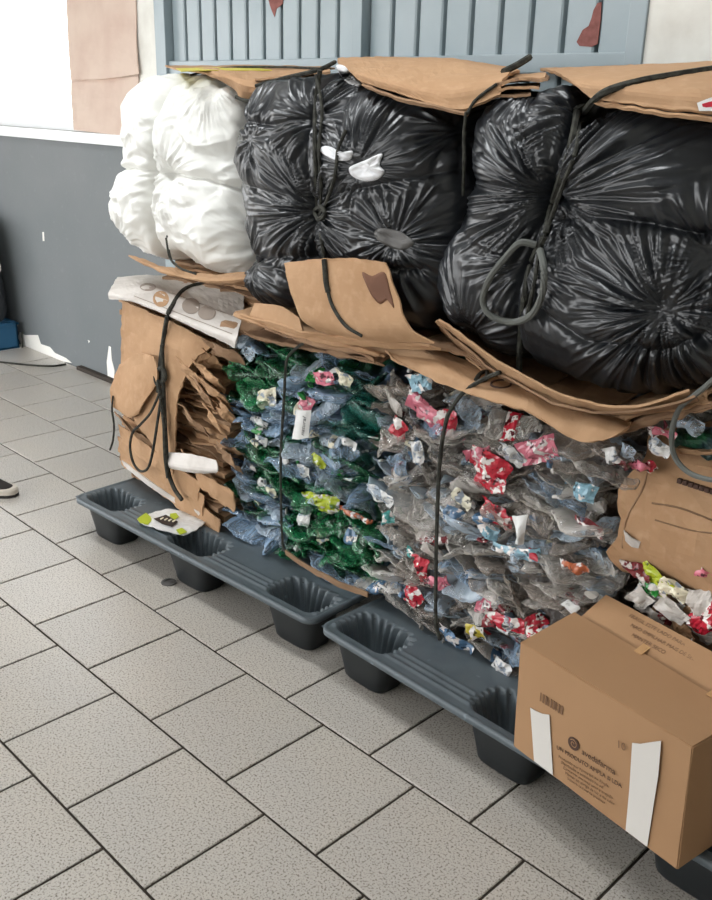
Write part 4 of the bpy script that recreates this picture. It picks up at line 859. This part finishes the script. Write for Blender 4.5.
bpanel('side_panel', [Bx(0, BD, 0), Bx(0, 0, 0), Bx(lt, 0, BH), Bx(lt, BD, BH)], .005)
bpanel('back_panel', [Bx(BW, BD, 0), Bx(0, BD, 0), Bx(lt, BD, BH), Bx(rt, BD, BH)], .005)
bpanel('bottom_panel', [Bx(0, 0, .0), Bx(BW, 0, .0), Bx(BW, BD, .0), Bx(0, BD, .0)], .005)
bpanel('top_flap', [Bx(lt, 0, BH), Bx(rt, .004, BH + .004), Bx(rt + .005, .165, BH + .014), Bx(lt - .012, .185, BH + .012)], .005)
bpanel('top_flap', [Bx(lt + .004, .188, BH + .004), Bx(rt + .01, .168, BH + .004), Bx(rt + .01, .255, BH + .05), Bx(lt + .014, .262, BH + .048)], .005)
fn = -I
def front(u, z): return B0 + E * (u + (lt * (1 - u / BW) + (rt - BW) * u / BW) * z / BH) + Zv * z + fn * .0042
def plane_uv(px, py):                         # where a photo place falls on the front panel
    d = ray(px, py); t = np.dot(B0 - CAM, fn) / np.dot(d, fn); X = CAM + d * t - B0; return X @ E, X[2]
def strip(pts, name='tape_strip'):
    P = [B0 + E * a + Zv * max(b, .003) + fn * .0048 for a, b in (plane_uv(*p) for p in pts)]; v, f = plate(P, fn, .0008); return obj(name, v, f, M['tape'], ct)
strip([(532, 707), (537, 710), (544, 713), (551, 714), (553, 788), (534, 776)])
strip([(634, 742), (642, 743), (655, 741), (663, 740), (660, 775), (656, 800), (648, 852), (626, 838), (631, 790)])
def flat_text(s, px, py, px2, py2, size, m, nm='lettering'):
    a, b = plane_uv(px, py); c, d_ = plane_uv(px2, py2); o_ = B0 + E * a + Zv * b + fn * .0042
    return text(s, size, m, ct, nm, o_, E * (c - a) + Zv * (d_ - b), Zv, .0006, .0002)
u0, z0 = plane_uv(575, 743)
for r0, r1, nm, m in ((0, .0155, 'logo_disc', 'ink'),):
    v, f = plate([B0 + E * (u0 + r1 * math.cos(2 * math.pi * q / 28)) + Zv * (z0 + r1 * math.sin(2 * math.pi * q / 28)) + fn * .0045 for q in range(28)], fn, .0006); obj(nm, v, f, M[m], ct)
sp = [B0 + E * (u0 + .0019 * q ** .62 * math.cos(q * .55)) + Zv * (z0 + .0019 * q ** .62 * math.sin(q * .55)) + fn * .0055 for q in range(1, 17)]
obj('logo_swirl', *tube(sp, .0009, 50, 4), M['card_box'], ct)
flat_text('avedafarma', 583, 753, 616, 774, .0200, M['ink'])
flat_text('UN PRODUTO AMPLA & LDA', 558, 748, 626, 789, .0138, M['ink'])
for k, s in enumerate(('Produzido por Farma SA Av Ampla', 'Distribuido e embalado no sul', 'Conservar em local seco e arejado', 'Manter ao abrigo da luz e do calor', 'Industria nacional de produtos')):
    flat_text(s, 560 + k * 2.2, 757 + k * 5.4, 624, 795 + k * 5, .0098 if k < 4 else .0085, M['ink_faint'])
flat_text('10', 618, 746, 632, 753, .024, M['ink_faint'])
for k in range(9):
    u, z_ = plane_uv(542 + k * 2.6, 692 + k * 1.6); v, f = plate([B0 + E * (u + du) + Zv * (z_ + dz_) + fn * .0042 for du, dz_ in ((0, -.022), (.0022 + .0015 * (k % 3), -.022), (.0022 + .0015 * (k % 3), 0), (0, 0))], fn, .0005); obj('faded_barcode_bar', v, f, M['ink_faint'], ct)
fl0 = Bx(lt + .09, .205, BH + .014)
for k, s in enumerate(('FRAGIL ESTE LADO PARA CIMA', 'NAO EMPILHAR MAIS DE SEIS', 'MANTER SECO')):
    text(s, .0135, M['ink_faint'], ct, 'lettering', Bx(lt + .10 + .02 * k, .240 - .018 * k, BH + .0365 - .0095 * k + .002), E, I * .8 + Zv * .42, .0025, .0002)
obj('tape_strip', *sheet([[Bx(.17, .165, BH + .0165), Bx(.19, .165, BH + .0165)], [Bx(.165, .205, BH + .020), Bx(.185, .205, BH + .020)]], .001, 4, 4, 0), M['tape_clear'], ct)
obj('tape_strip', *sheet([[Bx(.36, .155, BH + .018), Bx(.38, .155, BH + .018)], [Bx(.36, .20, BH + .022), Bx(.38, .20, BH + .022)]], .001, 4, 4, 0), M['tape_clear'], ct)

# ================================================================== SMALL THINGS
pk = thing('paper_packet', 'flattened green and white packet lying on the pallet edge', 'packet', (-.22, .90, .158))
PKT = lambda px, py, z=.160: at_z(px, py, z)
obj('packet_body', *sheet([[PKT(138, 521), PKT(150, 514), PKT(168, 509)], [PKT(155, 528, .166), PKT(170, 521, .17), PKT(186, 513, .166)], [PKT(184, 536), PKT(196, 530, .166), PKT(206, 522)]], .004, 16, 12, .005, 24, .003), M['l_white'], pk)
def pkt_patch(pts, m, nm, z=.172):
    v, f = plate([PKT(px, py, z) for px, py in pts], (0, 0, 1), .0015); return obj(nm, v, f, M[m], pk)
pkt_patch([(137, 519), (146, 513), (153, 519), (148, 525), (140, 523)], 'l_lime', 'lime_panel', .166)
pkt_patch([(170, 514), (176, 513), (179, 517), (174, 520), (170, 517)], 'l_lime', 'lime_panel', .174)
pkt_patch([(176, 530), (182, 528), (187, 532), (180, 535)], 'l_lime', 'lime_panel', .170)
pkt_patch([(154, 519), (166, 515), (178, 522), (172, 527), (162, 524)], 'l_black', 'printed_picture', .1745)
for k in range(4): pkt_patch([(160 + k * 4, 519 + k * .8), (163 + k * 4, 517.4 + k * .8), (164 + k * 4, 518 + k * .8), (161 + k * 4, 520 + k * .8)], 'l_cream', 'printed_bar', .1765)
# blue case and dark bag against the far wall
bl = thing('blue_crate', 'blue plastic crate on the floor by the grey wall', 'crate', (-3.85, 1.78, 0))
bx0, bx1, by0, by1, bz = -4.25, -3.47, 1.66, 1.90, .165
obj('crate_body', *join(box((bx0, by0, 0), (bx1, by0 + .015, bz), .004), box((bx0, by1 - .015, 0), (bx1, by1, bz), .004), box((bx0, by0, 0), (bx0 + .015, by1, bz), .004), box((bx1 - .015, by0, 0), (bx1, by1, bz), .004), box((bx0, by0, 0), (bx1, by1, .012))), M['blue_plastic'], bl)
obj('crate_rim', *join(box((bx0 - .008, by0 - .008, bz - .012), (bx1 + .008, by0 + .018, bz + .004), .003), box((bx0 - .008, by1 - .018, bz - .012), (bx1 + .008, by1 + .008, bz + .004), .003), box((bx1 - .018, by0 - .008, bz - .012), (bx1 + .008, by1 + .008, bz + .004), .003), box((bx0 - .008, by0 - .008, bz - .012), (bx0 + .018, by1 + .008, bz + .004), .003)), M['blue_plastic'], bl)
dk = thing('dark_sack', 'dark charcoal sack slumped on the blue crate by the wall', 'sack', (-3.85, 1.78, bz))
V, F = body([(-4.2, bz + .01), (-3.47, bz + .01), (-3.50, .40), (-3.53, .66), (-3.60, .84), (-4.0, .88), (-4.2, .8)], 1.66, .24, 60, 30, 3.0); N_ = normals(V, F); V = V + N_ * (.012 * fbm(V * 8, 3))[:, None]
obj_s = grid_obj('sack_body', V, fix(V, F), M['dark_plastic'], dk)
c0 = at(-4, 266, 1.62); obj('wire_loop', *tube([c0 + [.055 * math.cos(2 * math.pi * q / 16), 0, .04 * math.sin(2 * math.pi * q / 16)] for q in range(16)], .005, 40, 6, True), M['tape'], dk)
cbl = obj('floor_cable', *tube([at_z(-30, 360, .006), at_z(0, 362, .006), at_z(30, 365, .006), at_z(52, 366, .006), at_z(66, 364, .006)], .006, 40), M['rope']); tag(cbl, 'thin dark cable lying on the tiles below the grey wall', 'cable')
cr = obj('short_cord', *tube([(-3.46, 1.925, .10), (-3.45, 1.915, .08), (-3.43, 1.905, .03), (-3.43, 1.90, .007)], .006, 24), M['rope']); tag(cr, 'short dark cord hanging down the peeled plaster beside the blue crate', 'cord')
# shoe at the left margin
sh = thing('shoe', 'toe of a dark shoe with pale rubber sole on the tiles', 'shoe', (-1.28, .62, 0))
ax = np.array([.60, .36, 0]); ax /= np.linalg.norm(ax); sd = np.array([-ax[1], ax[0], 0]); toe = at_z(17, 492, .02); toe[2] = 0
def shoe_ring(scale, z, n=32, l0=.0):
    P = []
    for q in range(n):
        a = 2 * math.pi * q / n; c, s_ = math.cos(a), math.sin(a); L_ = .14; w = .046 * (1 - .16 * math.cos(a * 1 + math.pi))
        P.append(toe + ax * (-L_ + L_ * scale * math.copysign(abs(c) ** .8, c) - l0) + sd * (w * scale * math.copysign(abs(s_) ** .8, s_)) + Zv * z)
    return P
def loft(rings_):
    n = len(rings_[0]); V = [p for r in rings_ for p in r]; F = [(k * n + q, k * n + (q + 1) % n, (k + 1) * n + (q + 1) % n, (k + 1) * n + q) for k in range(len(rings_) - 1) for q in range(n)]
    return V, F + [tuple(range(n))[::-1], tuple((len(rings_) - 1) * n + q for q in range(n))]
obj('sole', *loft([shoe_ring(.95, .0), shoe_ring(1.0, .006), shoe_ring(1.0, .030), shoe_ring(.95, .038)]), M['rubber'], sh, smooth=False)
obj('outsole', *loft([shoe_ring(.96, .0005), shoe_ring(1.006, .004), shoe_ring(1.006, .013), shoe_ring(.99, .015)]), M['shoe'], sh)
obj('upper', *loft([shoe_ring(.95, .030), shoe_ring(.88, .040, l0=.012), shoe_ring(.76, .056, l0=.035), shoe_ring(.60, .076, l0=.060), shoe_ring(.46, .092, l0=.08)]), M['shoe'], sh, smooth=True)
for q in range(4): 
    c = toe - ax * (.10 + .022 * q) + Zv * (.070 + .006 * q); obj('lace', *tube([c - sd * .028 - Zv * .006, c + Zv * .004, c + sd * .028 - Zv * .006], .003, 10), M['tape'], sh)
